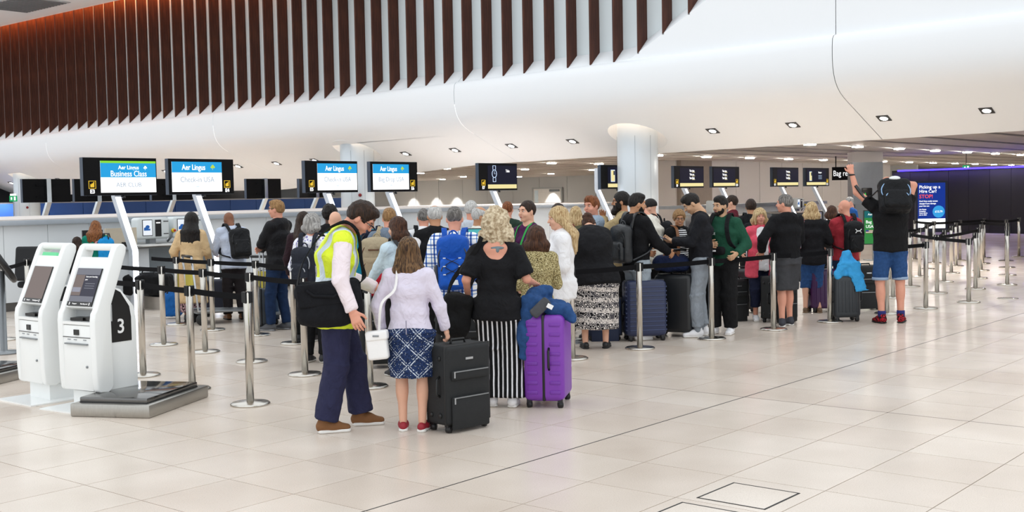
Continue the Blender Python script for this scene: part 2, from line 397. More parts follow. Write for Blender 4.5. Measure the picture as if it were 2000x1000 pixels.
for a, b in zip(SEAMS[:-1], SEAMS[1:]):
    g = .006; ys = np.linspace(a + g, b - g, 28)
    vs, fs = [], []; n = len(PROF) + 6
    for y in ys:
        e = topedge(y)
        for X, z in PROF: vs.append((X, y, z + zs(y)))
        for k in range(6):
            q = (k + 1) / 6 * e; vs.append((22.6, y, 5.02 + zs(y) + q))
    for i in range(len(ys) - 1):
        for k in range(n - 1): fs.append((i * n + k, (i + 1) * n + k, (i + 1) * n + k + 1, i * n + k + 1))
    base = len(vs)
    for y in ys:
        q = 5.02 + zs(y) + topedge(y); vs += [(22.6, y, q), (22.6 + FD, y, q + .32), (22.6 + FD + .05, y, q - .3)]
    for i in range(len(ys) - 1):
        for k in range(2): fs.append((base + i * 3 + k, base + i * 3 + 3 + k, base + i * 3 + 4 + k, base + i * 3 + 1 + k))
    me = bpy.data.meshes.new('fascia_panel'); me.from_pydata(vs, [], fs)
    for p_ in me.polygons: p_.use_smooth = True
    me.set_sharp_from_angle(angle=math.radians(35)); link('fascia_panel', me, m_white, bulk)
    bm = bmesh.new(); out = [(23.15, a + g)] + [(soff_edge(y), y) for y in ys] + [(23.15, b - g)]
    ev = [bm.verts.new((x, y, zsof(x, y))) for x, y in out]; ed = [bm.edges.new((ev[i], ev[(i + 1) % len(ev)])) for i in range(len(ev))]
    for cx, cy in cols:
        if a < cy < b:
            cv = [bm.verts.new((cx + HR_ * math.cos(t), cy + HR_ * math.sin(t), zsof(cx + HR_ * math.cos(t), cy + HR_ * math.sin(t)))) for t in np.linspace(0, 2 * math.pi, 48, endpoint=False)]
            ed += [bm.edges.new((cv[i], cv[(i + 1) % 48])) for i in range(48)]
    bmesh.ops.triangle_fill(bm, edges=ed, use_beauty=True); bmesh.ops.recalc_face_normals(bm, faces=bm.faces)
    me = bpy.data.meshes.new('soffit_panel'); bm.to_mesh(me); bm.free(); link('soffit_panel', me, m_soff, bulk)
    vs, fs = [], []
    for y in ys: x = soff_edge(y); vs += [(x, y, zsof(x, y)), (x + .05, y, zsof(x, y)), (x + .05, y, 3.5)]
    for i in range(len(ys) - 1):
        for k in range(2): fs.append((i * 3 + k, i * 3 + 3 + k, i * 3 + 4 + k, i * 3 + 1 + k))
    me = bpy.data.meshes.new('soffit_edge'); me.from_pydata(vs, [], fs); link('soffit_edge', me, m_white, bulk)
MB().prism([(25.1, 3.5), (23.3, 3.95), (22.75, 4.3), (22.7, 4.9), (22.9, 5.1), (25.1, 5.1)], 'y', -42, 14.5).build('seam_backing', mat('joint_shadow', '#8f9296', .8), bulk)
wall = MB().b2(22.97, 23.2, 2.0, 75, 4.2, 13).build('wall_atrium', mat('white_wall', '#e4eef2', .6, var=.01, scale=.5)); tag(wall, 'white atrium wall behind dark timber fins', kind='structure')
q = PX(1196, 50, 22.96); MB().b2(22.962, 22.972, q.y - .008, q.y + .008, 4.6, 13).build('panel_joint', mat('joint_grey', '#59606a', .6), wall)
def wood():
    m, nt, b = nodes_of('dark_walnut_fin'); v = coords(nt, 'Object', (10, 10, .5))
    n1 = N(nt, 'ShaderNodeTexNoise', i_Scale=3.0, i_Detail=6.0, i_Distortion=.6); nt.links.new(v, n1.inputs['Vector'])
    nt.links.new(ramp(nt, n1.outputs['Fac'], [(.25, '#34190f'), (.5, '#4b281c'), (.75, '#623623')]), b.inputs['Base Color'])
    b.inputs['Roughness'].default_value = .48; b.inputs['Specular IOR Level'].default_value = .25; return m
m_wood = wood()
CEIL = 8.75
fm = MB().prism([(0, 0), (FD, .32), (FD, 4.9), (0, 4.9)], 'y', -.024, .024).mesh('fin'); fm.materials.append(m_wood)
fm2 = MB().prism([(0, 0), (FD, .32), (FD, 9), (0, 9)], 'y', -.024, .024).mesh('fin'); fm2.materials.append(m_wood)
for k in range(68):
    y = 13.56 + .681 * k; e = topedge(y); link('fin', fm if y > 16 else fm2, None, wall, (22.6, y, 4.995 + zs(y) + e))
catr = MB().b2(18.9, 22.55, 22, 75, CEIL, CEIL + .4).b2(22.55, 23.2, 22, 75, CEIL + .34, CEIL + .4).build('ceiling_atrium', m_white); tag(catr, 'flat white atrium ceiling', kind='structure')
MB().b2(22.6, 22.94, 27, 62, CEIL + .26, CEIL + .32).build('cove_light', mat('warm_cove_glow', '#ff9c58', .5, emit=14.0), wall)
p = G(45, 8, CEIL)
gr = thing('ceiling_grille', 'grey slatted air grille in the white ceiling corner', 'air grille', (p.x, p.y, CEIL))
MB().b2(-.95, .95, -1.5, 1.5, -.03, 0).build('frame', mat('grille_grey', '#b9bcc0', .5), gr)
for k in range(14): MB().box((0, -1.35 + .208 * k, -.04), (.86, .035, .016)).build('slat', mat('grille_dark', '#7e8286', .5), gr)

# slatted ceiling behind
cs = thing('ceiling_slats', 'white board ceiling with dark slots', None); cs['kind'] = 'structure'
m_board = mat('ceiling_board', '#d9d3ce', .45, var=.04, scale=1.5, stretch=(.1, 6, 1)); m_void = mat('ceiling_void', '#0b0a09', .9)
ZC = 2.97
MB().b2(25.1, 125, -40, 22, ZC + .3, ZC + .4).b2(26.1, 125, 22, 100, ZC + .3, ZC + .4).build('void_deck', m_void, cs)
yb = -38.0; k = 0; slots = []
while yb < 95:
    w = 1.42
    MB().b2(25.06 if yb < 20 else 26.1, 125, yb, yb + w, ZC, ZC + .05).build('ceiling_board', m_board, cs)
    slots.append(yb + w + .16); yb += w + .32; k += 1
m_lamp = mat('lamp_white', '#fff6ea', .4, emit=150.0, var=0)
lm = MB().b2(-.17, .17, -.1, .1, -.04, 0).mesh('lamp'); lm.materials.append(m_lamp)
lh = MB().b2(-.2, .2, -.13, .13, -.03, .012).mesh('lamp_housing'); lh.materials.append(mat('lamp_housing', '#c9c6c2', .5))
cnt = 0
for si, sy in enumerate(slots):
    if si % 4 != 1 or sy < 2 or sy > 70: continue
    for X in np.arange(26.5, 90, 3.2 if sy < 30 else 5.5):
        d = X * CT + sy * ST; lat = X * ST - sy * CT; px = 1000 + FPX * lat / d
        if not (380 < px < 2060) or (23 < sy < 25.2 and 38 < X < 61) or X > 61.5 and sy > 22 or (sy > 20 and X < 29): continue
        t = thing('recessed_light', 'small white rectangular light recessed in a slot of the board ceiling', 'ceiling light', (X, sy, ZC), 0, 'lights in the board ceiling slots')
        link('housing', lh, None, t, (0, 0, .02)); link('diffuser', lm, None, t, (0, 0, .0)); cnt += 1


# downlights in the soffit
m_blk = mat('black_plastic', '#0d0e11', .35); m_blk2 = mat('black_matt', '#121317', .7)
dm = MB().b2(-.13, .13, -.13, .13, -.014, .004).mesh('surround'); dm.materials.append(m_blk)
db = MB().lathe([(.0, -.02), (.08, -.02), (.085, -.014)], 18).mesh('lamp'); db.materials.append(mat('downlight_glow', '#ffffff', .4, emit=9.0, var=0))
def ysof(px, X):
    k = (px - 1000) / FPX; return X * (ST - CT * k) / (CT + ST * k)
ORD = 'first second third fourth fifth sixth seventh eighth ninth tenth eleventh twelfth thirteenth fourteenth'.split()
for oi_, px in enumerate((1928, 1728, 1551, 1395, 1122, 1003, 893, 797, 620, 545, 470, 330, 121, 28)):
    y = ysof(px, 24.0); z = zsof(24.0, y)
    t = thing('downlight', f'square black soffit downlight, {ORD[oi_]} in its row from the right', 'downlight', (24.0, y, z), 0, 'downlights in a row along the soffit'); t.rotation_euler = (0, .3805, 0)
    link('surround', dm, None, t); link('lamp', db, None, t)
    sp = bpy.data.lights.new('downlight_beam', 'SPOT'); sp.energy = 260; sp.spot_size = 1.9; sp.spot_blend = .6; sp.shadow_soft_size = .08; sp.color = (1, .96, .9)
    so = bpy.data.objects.new('downlight_beam', sp); COL.objects.link(so); so.location = (23.98, y, z - .06)

# columns passing through lit round openings in the sloping soffit
m_col = mat('pale_grey_column', '#cfd8df', .38, metal=.15, var=.015, scale=.7)
m_colseam = mat('column_seam', '#9aa4ac', .5)
for i, ((cx, cy), lb) in enumerate(zip(cols, ['round pale grey column behind the pair of check-in screens E5 and E6', 'round pale grey column rising through a lit oval opening behind the crowd', 'round pale grey column far behind the white counter on the left'])):
    t = thing('column', lb, 'column', (cx, cy, 0)); t['kind'] = 'structure'
    zt = zsof(cx, cy); MB().lathe([(CR, 0), (CR, zt + 1.0)], 56).build('shaft', m_col, t)
    for an in (2.2, 3.6, 4.4, 5.6): MB().box((CR * math.cos(an), CR * math.sin(an), zt / 2), (.004, .004, zt / 2), rz=an).build('panel_joint', m_colseam, t)
    n = 48; vs, fs = [], []
    for top in (0, 1):
        for k in range(n):
            a = 2 * math.pi * k / n; x, y = HR_ * math.cos(a), HR_ * math.sin(a); vs.append((x, y, zsof(cx + x, cy + y) if not top else zt + .85))
    for k in range(n): fs.append((k, (k + 1) % n, n + (k + 1) % n, n + k))
    fs.append(tuple(range(n, 2 * n)))
    me = bpy.data.meshes.new('opening_reveal'); me.from_pydata(vs, [], fs); link('opening_reveal', me, m_white, t)
    ring = MB(); ring.tube([((CR + .1) * math.cos(a), (CR + .1) * math.sin(a), zt + .6) for a in np.linspace(0, 2 * math.pi, 32, endpoint=False)], .03, 6, closed=True)
    ring.build('ring_light', mat('ring_glow', '#ffe3c8', .4, emit=7.0, var=0), t)
    if i != 1:
        al = MB().lathe([(.0, 0), (.05, 0), (.05, .03), (.035, .055), (0, .06)], 14); a = math.atan2(-cy, -cx) + (.12 if i == 0 else 0)
        q = al.build('alarm_sounder', mat('alarm_red', '#7d1018', .35), t, (CR * math.cos(a), CR * math.sin(a), PX(707, 381, cx).z if i == 0 else PX(69, 405, cx).z)); q.rotation_euler = (0, math.pi / 2, a)

# ------------------------------------------------------------------ far walls
m_fw = mat('grey_wall_panel', '#c4c7c8', .5, var=.02, scale=.6); m_fw2 = mat('pale_wall_panel', '#cfcbca', .5, var=.02, scale=.6)
wb_ = thing('wall_back', 'grey panelled back wall beyond the desks', None); wb_['kind'] = 'structure'
y = 23.5
while y < 80:
    MB().b2(63, 63.2, y + .01, y + 2.38, 0, 3.4).build('wall_panel', m_fw, wb_); y += 2.4
wr = thing('wall_right', 'pale panelled wall behind the far check-in screens', None); wr['kind'] = 'structure'
x = 39.9
MB().b2(39.2, 41.6, 23.95, 24.15, 0, 3.4).build('wall_panel', mat('taupe_panel', '#8d8279', .6), wr)
x = 41.6
while x < 60:
    MB().b2(x + .012, x + 2.08, 24.0, 24.2, 0, 3.4).build('wall_panel', m_fw2, wr); x += 2.1
MB().b2(39.2, 60, 24.2, 24.3, 0, 3.4).build('wall_backing', mat('joint_dark', '#6d6a68', .7), wr)
MB().b2(39.1, 39.3, 24.15, 25.6, 0, 3.4).build('wall_return', m_fw2, wr)
# wall washers on the back wall
for px in (800, 845, 885, 1075):
    q = PX(px, 360, 62.6); sp = bpy.data.lights.new('wall_washer', 'SPOT'); sp.energy = 700; sp.spot_size = 1.0; sp.spot_blend = .5; sp.color = (1, .95, .88)
    so = bpy.data.objects.new('wall_washer', sp); COL.objects.link(so); so.location = (62.1, q.y, 2.9); so.rotation_euler = (0, -.16, 0)
# door in the back wall
a = PX(1043, 412, 62.9); b = PX(1096, 368, 62.9)
dr = thing('door_1', 'pale door with glass strip in the back wall', None, (62.92, (a.y + b.y) / 2, 0)); dr['kind'] = 'structure'
hw = abs(a.y - b.y) / 2
MB().b2(-.05, .0, -hw, hw, 0, b.z).build('door_leaf', mat('door_white', '#e4e4e2', .5), dr)
f = MB(); f.b2(-.09, .02, -hw - .1, -hw, 0, b.z + .1); f.b2(-.09, .02, hw, hw + .1, 0, b.z + .1); f.b2(-.09, .02, -hw, hw, b.z, b.z + .1); f.build('door_frame', mat('door_frame_grey', '#a9aeb0', .5), dr)
MB().b2(-.07, -.05, hw - .42, hw - .1, .3, b.z - .1).build('vision_panel', mat('pale_glass', '#d5e6ee', .1), dr)
MB().b2(-.12, -.05, -hw * .9, -hw * .2, b.z - .2, b.z - .05).build('door_closer', mat('closer_grey', '#7f8385', .4, metal=.6), dr)
MB().b2(-.07, -.05, -hw * .8, -hw * .1, .62, .78).build('notice', mat('red_notice', '#c83238', .5), dr)
# left back: blue wall, black band, white downstand
wl = thing('wall_left', 'blue panelled wall with black band far behind the counter', None); wl['kind'] = 'structure'
m_blue = mat('blue_panel', '#3d6cc0', .45, var=.05, scale=1.0)
x = 10.0
while x < 44:
    MB().b2(x + .015, x + 1.585, 48, 48.2, 0, 1.76).build('blue_panel', m_blue, wl); x += 1.6
MB().b2(8, 45, 48.2, 48.3, 0, 1.76).build('panel_backing', mat('pale_joint', '#9fb0cf', .6), wl)
MB().b2(8, 45, 48.05, 48.25, 1.76, 1.82).build('cap_rail', mat('steel_cap', '#aeb2b8', .3, metal=.8), wl)
MB().b2(8, 39, 49.2, 49.4, 1.0, 2.6).build('black_band', m_blk2, wl)
# dark wall at right with violet light line
P0 = PD(1742, 400, 46); P1 = PD(2500, 400, 34)
dx, dy = P1.x - P0.x, P1.y - P0.y; L = math.hypot(dx, dy); an = math.atan2(dy, dx)
wd_ = thing('wall_dark', 'dark navy panelled wall with a violet light line', None, (P0.x, P0.y, 0), an); wd_['kind'] = 'structure'
m_navy = mat('dark_navy_panel', '#030307', .6, var=.1, scale=2)
n = 16
for k in range(n): MB().b2(k * L / n + .006, (k + 1) * L / n - .006, 0, .25, 0, 2.4).build('wall_panel', m_navy, wd_)
MB().b2(.3, L, -.03, .0, 2.36, 2.42).build('light_line', mat('violet_light', '#3a2cff', .4, emit=5.0), wd_)
lo = area('light_line_glow', (P0.x + dx / 2, P0.y + dy / 2, 2.34), (0, 0, an), L, .1, 120, (.3, .22, 1))
lo.location = lo.location + Vector((math.sin(an), -math.cos(an), 0)) * .2
# ------------------------------------------------------------------ white counter island
m_cw = mat('counter_white', '#e6eaed', .35, var=.015, scale=1); m_steel = mat('brushed_steel', '#b5b3af', .28, metal=1.0, var=.06, scale=30, stretch=(1, 1, .05))
m_steeld = mat('dull_steel', '#8d9194', .38, metal=.8, var=.05, scale=20)
isl = thing('counter_island', 'long white panelled counter wall with wide pale ledge behind the check-in desks', 'counter', (0, 18, 0))
x = 3.0
while x < 27.5:
    MB().b2(x + .004, x + .741, 0, .06, .14, 1.375).build('panel', m_cw, isl); x += .745
MB().b2(3, 27.5, .05, .1, .05, 1.375).build('backing', mat('counter_joint', '#7a8084', .6), isl)
MB().b2(3, 27.5, .01, .08, 0, .14).build('plinth', mat('dark_plinth', '#55524f', .5), isl)
MB().b2(2.9, 27.6, -.12, .12, 1.375, 1.455).build('ledge_edge', mat('grey_ledge_edge', '#a9b0b8', .4), isl, bevel=.01)
MB().b2(2.9, 27.6, -.1, 5.2, 1.456, 1.472).build('ledge_top', mat('pale_ledge_top', '#dcd3cd', .5), isl)
isl2 = thing('counter_island', 'short pale grey counter behind the man in the black beanie', 'counter', (0, 18.2, 0))
for k in range(8): MB().b2(30 + k * 1.2 + .005, 31.2 + k * 1.2 - .005, 0, .06, 0, 1.2).build('panel', m_cw, isl2)
MB().b2(29.9, 39.7, -.1, .9, 1.2, 1.3).build('ledge_top', mat('grey_ledge_edge', '#a9b0b8', .4), isl2)

# ------------------------------------------------------------------ overhead screens on bent light posts
m_scrblk = mat('screen_black', '#050507', .5, spec=.15); m_bez = mat('bezel_dark', '#15171d', .4); m_side = mat('screen_side', '#3c4757', .4, metal=.3)
def em(name, col, s=1.0):
    if name in MATS: return MATS[name]
    m, nt, b = nodes_of(name); b.inputs['Base Color'].default_value = (.01, .01, .012, 1); b.inputs['Roughness'].default_value = .5; b.inputs['Specular IOR Level'].default_value = .1
    v = coords(nt, 'Object'); g = N(nt, 'ShaderNodeTexNoise', i_Scale=900.0); nt.links.new(v, g.inputs['Vector']); mx = N(nt, 'ShaderNodeMix', data_type='RGBA')
    c = srgb(col); mx.inputs['A'].default_value = (*[x * .97 for x in c], 1); mx.inputs['B'].default_value = (*c, 1); nt.links.new(g.outputs['Fac'], mx.inputs['Factor']); nt.links.new(mx.outputs['Result'], b.inputs['Emission Color'])
    b.inputs['Emission Strength'].default_value = s; MATS[name] = m; return m
e_white, e_blue, e_green, e_navy, e_cream = em('lcd_white', '#ffffff', 1.5), em('lcd_blue', '#1e9bd8', 1.15), em('lcd_green', '#8be03a', 1.0), em('lcd_navy', '#070a26', .8), em('lcd_cream', '#f6e7a6', 1.0)
e_yel, e_txt, e_pale, e_teal = em('sign_yellow', '#ffd23c', .9), em('text_white', '#ffffff', 1.3), em('text_pale', '#a9bfd4', .85), em('lcd_teal', '#0f8f86', .8)
e_leaf = em('leaf_lime', '#c7e234', 1.0); e_line = em('lcd_outline', '#cfe3ff', 1.1); e_strip = em('led_strip', '#eef2ff', 5.0)
m_post = mat('post_grey', '#c9ced6', .3, metal=.4)
RX = (math.pi / 2, 0, 0)
def plate(t, x0, x1, z0, z1, y, m, name='screen_area', d=.002): return MB().b2(x0, x1, y - d, y, z0, z1).build(name, m, t)
def shamrock(t, x, z, s, y, m):
    b = MB()
    for dx, dz in ((0, .55), (-.55, -.1), (.55, -.05)):
        b.ball((x + dx * s - .18 * s, y, z + dz * s), (s * .36, .002, s * .42), 10, 6); b.ball((x + dx * s + .18 * s, y, z + dz * s), (s * .36, .002, s * .42), 10, 6)
    b.box((x - .1 * s, y, z - .8 * s), (s * .09, .002, s * .4)); b.build('logo', m, t)
def icon(t, x, z, s, y):
    b = MB()
    for sx in (-1, 1): b.box((x + sx * s, y, z), (.004, .002, s + .004)); b.box((x, y, z + sx * s), (s + .004, .002, .004))
    b.box((x, y, z - .25 * s), (s * .55, .002, s * .4)); b.box((x + .2 * s, y, z + .25 * s), (s * .35, .002, s * .14)); b.ball((x + .45 * s, y, z + .55 * s), (s * .2, .002, s * .2)); b.build('pictogram', e_yel, t)
def post_mesh(t, px=0.0, lit=True):
    # profile in local y,z : +y is behind the screen
    pr = [(.06, 2.34), (.06, 1.80), (-.38, .95), (-.38, 0)]; w = .105
    outer = [(y + w, z) for y, z in pr]
    MB().prism(pr + outer[::-1], 'x', px - .055, px + .055).build('post', m_post, t)
    if lit:
        MB().prism([(y - .006, z) for y, z in pr[1:]] + [(y + .002, z) for y, z in pr[1:]][::-1], 'x', px - .047, px + .047).build('light_strip', e_strip, t)
def screen(X, code, side, kind, label, Y=16.58, w=1.3, zb=1.825, h=.595, postx=0.0):
    t = thing('overhead_screen', label, 'display', (X, Y, 0)); hw = w / 2
    MB().b2(-hw, hw, -.045, .045, zb, zb + h).build('casing', m_side, t)
    MB().b2(-hw + .004, hw - .004, -.052, -.044, zb + .004, zb + h - .004).build('front_panel', m_scrblk, t)
    post_mesh(t, postx)
    MB().lathe([(.03, 0), (.03, .03), (.01, .045)], 12).build('sensor', m_blk, t, (.05, -.02, zb - .045))
    y = -.053; s = -1 if side == 'L' else 1
    px = s * (hw - .145)
    icon(t, px, zb + .17, .058, y - .002); text(code, .085, e_txt, t, (px, y - .001, zb + .062), RX, bold=.003)
    a, b = (-hw + .29, hw - .022) if side == 'L' else (-hw + .06, hw - .25)
    if side == 'N': a, b = -hw + .29, hw - .022
    c = (a + b) / 2; z0, z1 = zb + .045, zb + h - .05; W = b - a; H = z1 - z0
    if kind in ('BC', 'CI', 'BD'):
        plate(t, a, b, z0, z1, y, e_white)
        f = .52 if kind == 'BC' else .36
        plate(t, a, b, z1 - f * H, z1, y - .003, e_blue, 'title_band')
        if kind == 'BC':
            plate(t, a, b, z1 - .035, z1, y - .006, e_green, 'green_band')
            text('Aer Lingus', .085, e_txt, t, (c - .0, y - .007, z1 - .105), RX, bold=.0015); shamrock(t, c + .3, z1 - .105, .03, y - .008, e_txt)
            text('Business Class', .13, e_txt, t, (c, y - .007, z1 - .205), RX, bold=.001, sx=.86)
            text('AER CLUB', .1, e_pale, t, (c, y - .004, z0 + .12), RX)
        else:
            text('Aer Lingus', .13, e_txt, t, (c - .07, y - .007, z1 - .095), RX, bold=.002, sx=.82); shamrock(t, c + .31, z1 - .085, .04, y - .008, e_leaf)
            text('Check-in USA' if kind == 'CI' else 'Bag Drop USA', .13, e_pale, t, (c, y - .004, z0 + .2), RX, sx=.9); plate(t, c - .03, c + .03, z0 + .08, z0 + .095, y - .003, e_line, 'marker')
    else:
        plate(t, a, b, z0, z1, y, e_navy); plate(t, a, b - .01, z0 - .005, z0 + .085, y - .003, e_cream, 'message_bar')
        if kind == 'W':
            cx, cz = a + .22 * W, z0 + .32; b_ = MB(); b_.tube([(cx + .075 * math.cos(q), y - .004, cz + .085 * math.sin(q)) for q in np.linspace(0, 6.2832, 20, endpoint=False)], .008, 5, closed=True)
            for sz in (-1, 1):
                for sx in (-1, 1): b_.box((cx + sx * .045, y - .004, cz + sz * .13), (.006, .002, .045))
                b_.box((cx, y - .004, cz + sz * .175), (.05, .002, .005))
            b_.box((cx, y - .004, cz + .03), (.004, .002, .03)); b_.box((cx + .02, y - .004, cz), (.02, .002, .004)); b_.build('watch_drawing', e_line, t)
            text('Take', .085, e_txt, t, (a + .68 * W, y - .004, z0 + .38), RX, bold=.002, sx=.8)
        elif kind == 'B':
            cx, cz = a + .2 * W, z0 + .28; plate(t, cx - .09, cx + .09, cz - .15, cz + .15, y - .003, e_line, 'bag_outline'); plate(t, cx - .075, cx + .075, cz - .135, cz + .135, y - .006, e_cream, 'bag_drawing')
            plate(t, cx + .02, cx + .075, cz + .02, cz + .12, y - .008, e_navy, 'bag_handle')
            text('Take your', .075, e_txt, t, (a + .68 * W, y - .004, z0 + .4), RX, bold=.002, sx=.8)
            for q in (.29, .24, .19): plate(t, a + .6 * W, a + .78 * W, z0 + q, z0 + q + .02, y - .003, e_pale, 'small_print')
        else:
            for q, wd2 in ((.42, 'Take time'), (.32, 'Take you'), (.22, 'Take flight')):
                text(wd2, .08, e_txt, t, (c, y - .004, z0 + q), RX, bold=.002, sx=.8)
            for q in (.375, .275, .175): plate(t, c + .01, c + .16, z0 + q, z0 + q + .012, y - .003, e_cream, 'underline')
    return t
def SX(px, Y=16.58): return PY(px, 345, Y).x
screen(SX(233), 'E3', 'L', 'BC', 'black overhead screen E3 showing Business Class in blue and white on a lit bent post')
screen(SX(391), 'E4', 'R', 'CI', 'black overhead screen E4 showing Check-in USA on a lit bent post')
screen(SX(645), 'E5', 'L', 'CI', 'black overhead screen E5 showing Check-in USA above the man in the hi-vis vest')
screen(SX(767), 'E6', 'R', 'BD', 'black overhead screen E6 showing Bag Drop USA')
screen(SX(970), 'E7', 'L', 'W', 'dark overhead screen E7 with a wristwatch drawing')
screen(SX(1202), 'E8', 'N', 'B', 'dark overhead screen with a bag drawing, half hidden by the round column', w=1.4, postx=-.62)
screen(SX(1343), 'E9', 'L', 'T', 'dark overhead screen E9 with three lines of text, right next to the round column', w=1.55)
screen(SX(1415), 'E10', 'R', 'T', 'dark overhead screen E10 with three lines of text above the man in the green hoodie', w=1.55)
screen(SX(1532), 'E11', 'L', 'T', 'dark overhead screen E11 with three lines of text above the blonde bob', w=1.75)
screen(SX(1594), 'E12', 'R', 'B', 'dark overhead screen E12 with a bag drawing beside the Bag reclaim sign', w=1.75)
# second row seen from behind
for px, lb in ((90, 'back of a black overhead screen on a steel post, leftmost behind the counter'), (188, 'back of a black overhead screen behind screen E3'), (334, 'back of a black overhead screen between screens E3 and E4'), (514, 'back of a black overhead screen above the fair-haired man with crossed arms'), (614, 'back of a black overhead screen partly behind screen E5')):
    q = PY(px, 375, 28.3); t = thing('overhead_screen', lb, 'display', (q.x, 28.3, 0), math.pi)
    MB().b2(-.65, .65, -.045, .045, 1.76, 2.36).build('casing', m_scrblk, t); MB().b2(.65, .66, -.05, .05, 1.76, 2.36).build('side_trim', m_side, t)
    pr = [(.06, 2.37), (.06, 1.76), (-.3, 1.2), (-.3, 0)]
    MB().prism(pr + [(y + .1, z) for y, z in pr][::-1], 'x', -.06, .06).build('post', mat('chrome_post', '#c6ccd0', .15, metal=1.0), t)
    for z in (1.9, 2.2): MB().b2(-.3, .3, .045, .075, z - .012, z + .012).build('mounting_rail', m_scrblk, t)

# ------------------------------------------------------------------ bag drop machines and desks
m_mach = mat('machine_white', '#dfe5e6', .35, var=.02)
def bagdrop(X, Y, label, full=True):
    t = thing('bag_drop_machine', label, 'bag drop machine', (X, Y, 0))
    MB().b2(-.3, .3, -.13, .13, 1.09, 1.45).build('housing', m_mach, t, bevel=.05, seg=3)
    plate(t, -.235, -.045, 1.145, 1.415, -.131, m_blk, 'screen_frame', .004); plate(t, -.225, -.055, 1.155, 1.405, -.136, em('lcd_soft_white', '#eef4fb', 1.0), 'screen'); 
    b = MB(); b.ball((-.14, -.139, 1.295), (.04, .001, .03)); b.box((-.15, -.139, 1.25), (.06, .001, .016)); b.ball((-.18, -.139, 1.27), (.03, .001, .02)); b.build('picture', em('lcd_picture_blue', '#2a66b5', .8), t)
    plate(t, .01, .125, 1.13, 1.41, -.131, m_blk, 'scanner', .006); plate(t, .025, .105, 1.35, 1.37, -.139, e_txt, 'scanner_light')
    for z in (1.165, 1.375): plate(t, .17, .265, z, z + .014, -.131, m_blk, 'slot', .003)
    MB().b2(-.06, .06, -.06, .06, 1.0, 1.1).build('stem', m_steeld, t)
    MB().lathe([(0, 0), (.035, 0), (.035, .03), (.02, .05), (0, .055)], 12).build('stop_button', mat('stop_yellow', '#e8c628', .4), t, (.37, -.1, 1.22)).rotation_euler = (math.pi / 2, 0, 0)
    MB().lathe([(0, 0), (.02, 0), (.018, .03), (0, .035)], 12).build('stop_knob', mat('stop_red', '#c3241f', .35), t, (.37, -.15, 1.22)).rotation_euler = (math.pi / 2, 0, 0)
    MB().tube([(.37, -.09, 1.2), (.37, -.04, 1.1), (.32, 0, 1.03)], .018).build('button_arm', m_steeld, t)
    return t
bagdrop(SX(290, 17.2), 17.2, 'white bag drop machine with touch screen, just right of the E3 light post')
bagdrop(SX(357, 17.2), 17.2, 'white bag drop machine with touch screen behind the woman in the tan coat')
bagdrop(SX(1395, 17.2), 17.2, 'white bag drop machine behind the man in the green hoodie')
bagdrop(SX(1556, 17.2), 17.2, 'white bag drop machine between the E11 light post and the blonde bob')
def steelcounter(X0, X1, label):
    t = thing('bag_drop_counter', label, 'counter', ((X0 + X1) / 2, 17.0, 0)); hx = (X1 - X0) / 2
    MB().b2(-hx, hx, -.35, .85, .97, 1.02).build('steel_top', m_steel, t, bevel=.008); MB().tube([(-hx, -.38, .99), (hx, -.38, .99)], .025).build('front_rail', m_steel, t)
    MB().b2(-hx, hx, .2, .24, .1, .97).build('front_panel', mat('grey_front_panel', '#8f9aa1', .4, metal=.3), t)
    for x in (-hx + .05, hx - .05): MB().b2(x - .03, x + .03, -.3, -.24, 0, .97).build('leg', m_steeld, t)
    MB().b2(-hx, hx, -1.25, -.36, 0, .2).build('conveyor_base', mat('conveyor_beige', '#a39a8f', .5), t); MB().b2(-hx + .05, hx - .05, -1.2, -.4, .2, .23).build('conveyor_belt', m_blk2, t)
steelcounter(10.45, 12.6, 'steel bag drop counter and low conveyor behind the left barrier posts')
steelcounter(14.2, 18.2, 'steel bag drop counter hidden behind the thick of the crowd')
steelcounter(29.0, 31.0, 'steel bag drop counter behind the man in the maroon jumper'); steelcounter(33.6, 36.4, 'steel bag drop counter below screens E11 and E12')
q = PY(230, 470, 16.9)
t = thing('check_in_desk', 'beige check-in desk panel with small red display next to the teal woman', 'desk', (q.x, 16.9, 0))
MB().b2(-.55, .5, -.1, .5, 0, .95).build('desk_body', m_cw, t); MB().b2(-.6, .55, -.2, .55, .95, .99).build('desk_top', mat('grey_desk_top', '#9ba1a6', .4), t)
MB().b2(-.25, .3, -.08, -.03, .95, 1.3).build('privacy_panel', mat('beige_panel', '#c9bda9', .6), t); MB().b2(.02, .24, -.1, -.08, 1.0, 1.07).build('weight_display', m_blk, t); MB().b2(.1, .2, -.104, -.1, 1.01, 1.06).build('red_digits', em('digits_red', '#ff2a3c', 1.5), t)
MB().b2(-.55, -.2, .1, .13, 1.02, 1.28).build('monitor', m_blk, t); MB().b2(-.4, -.35, .1, .14, .99, 1.03).build('monitor_stand', m_blk, t)

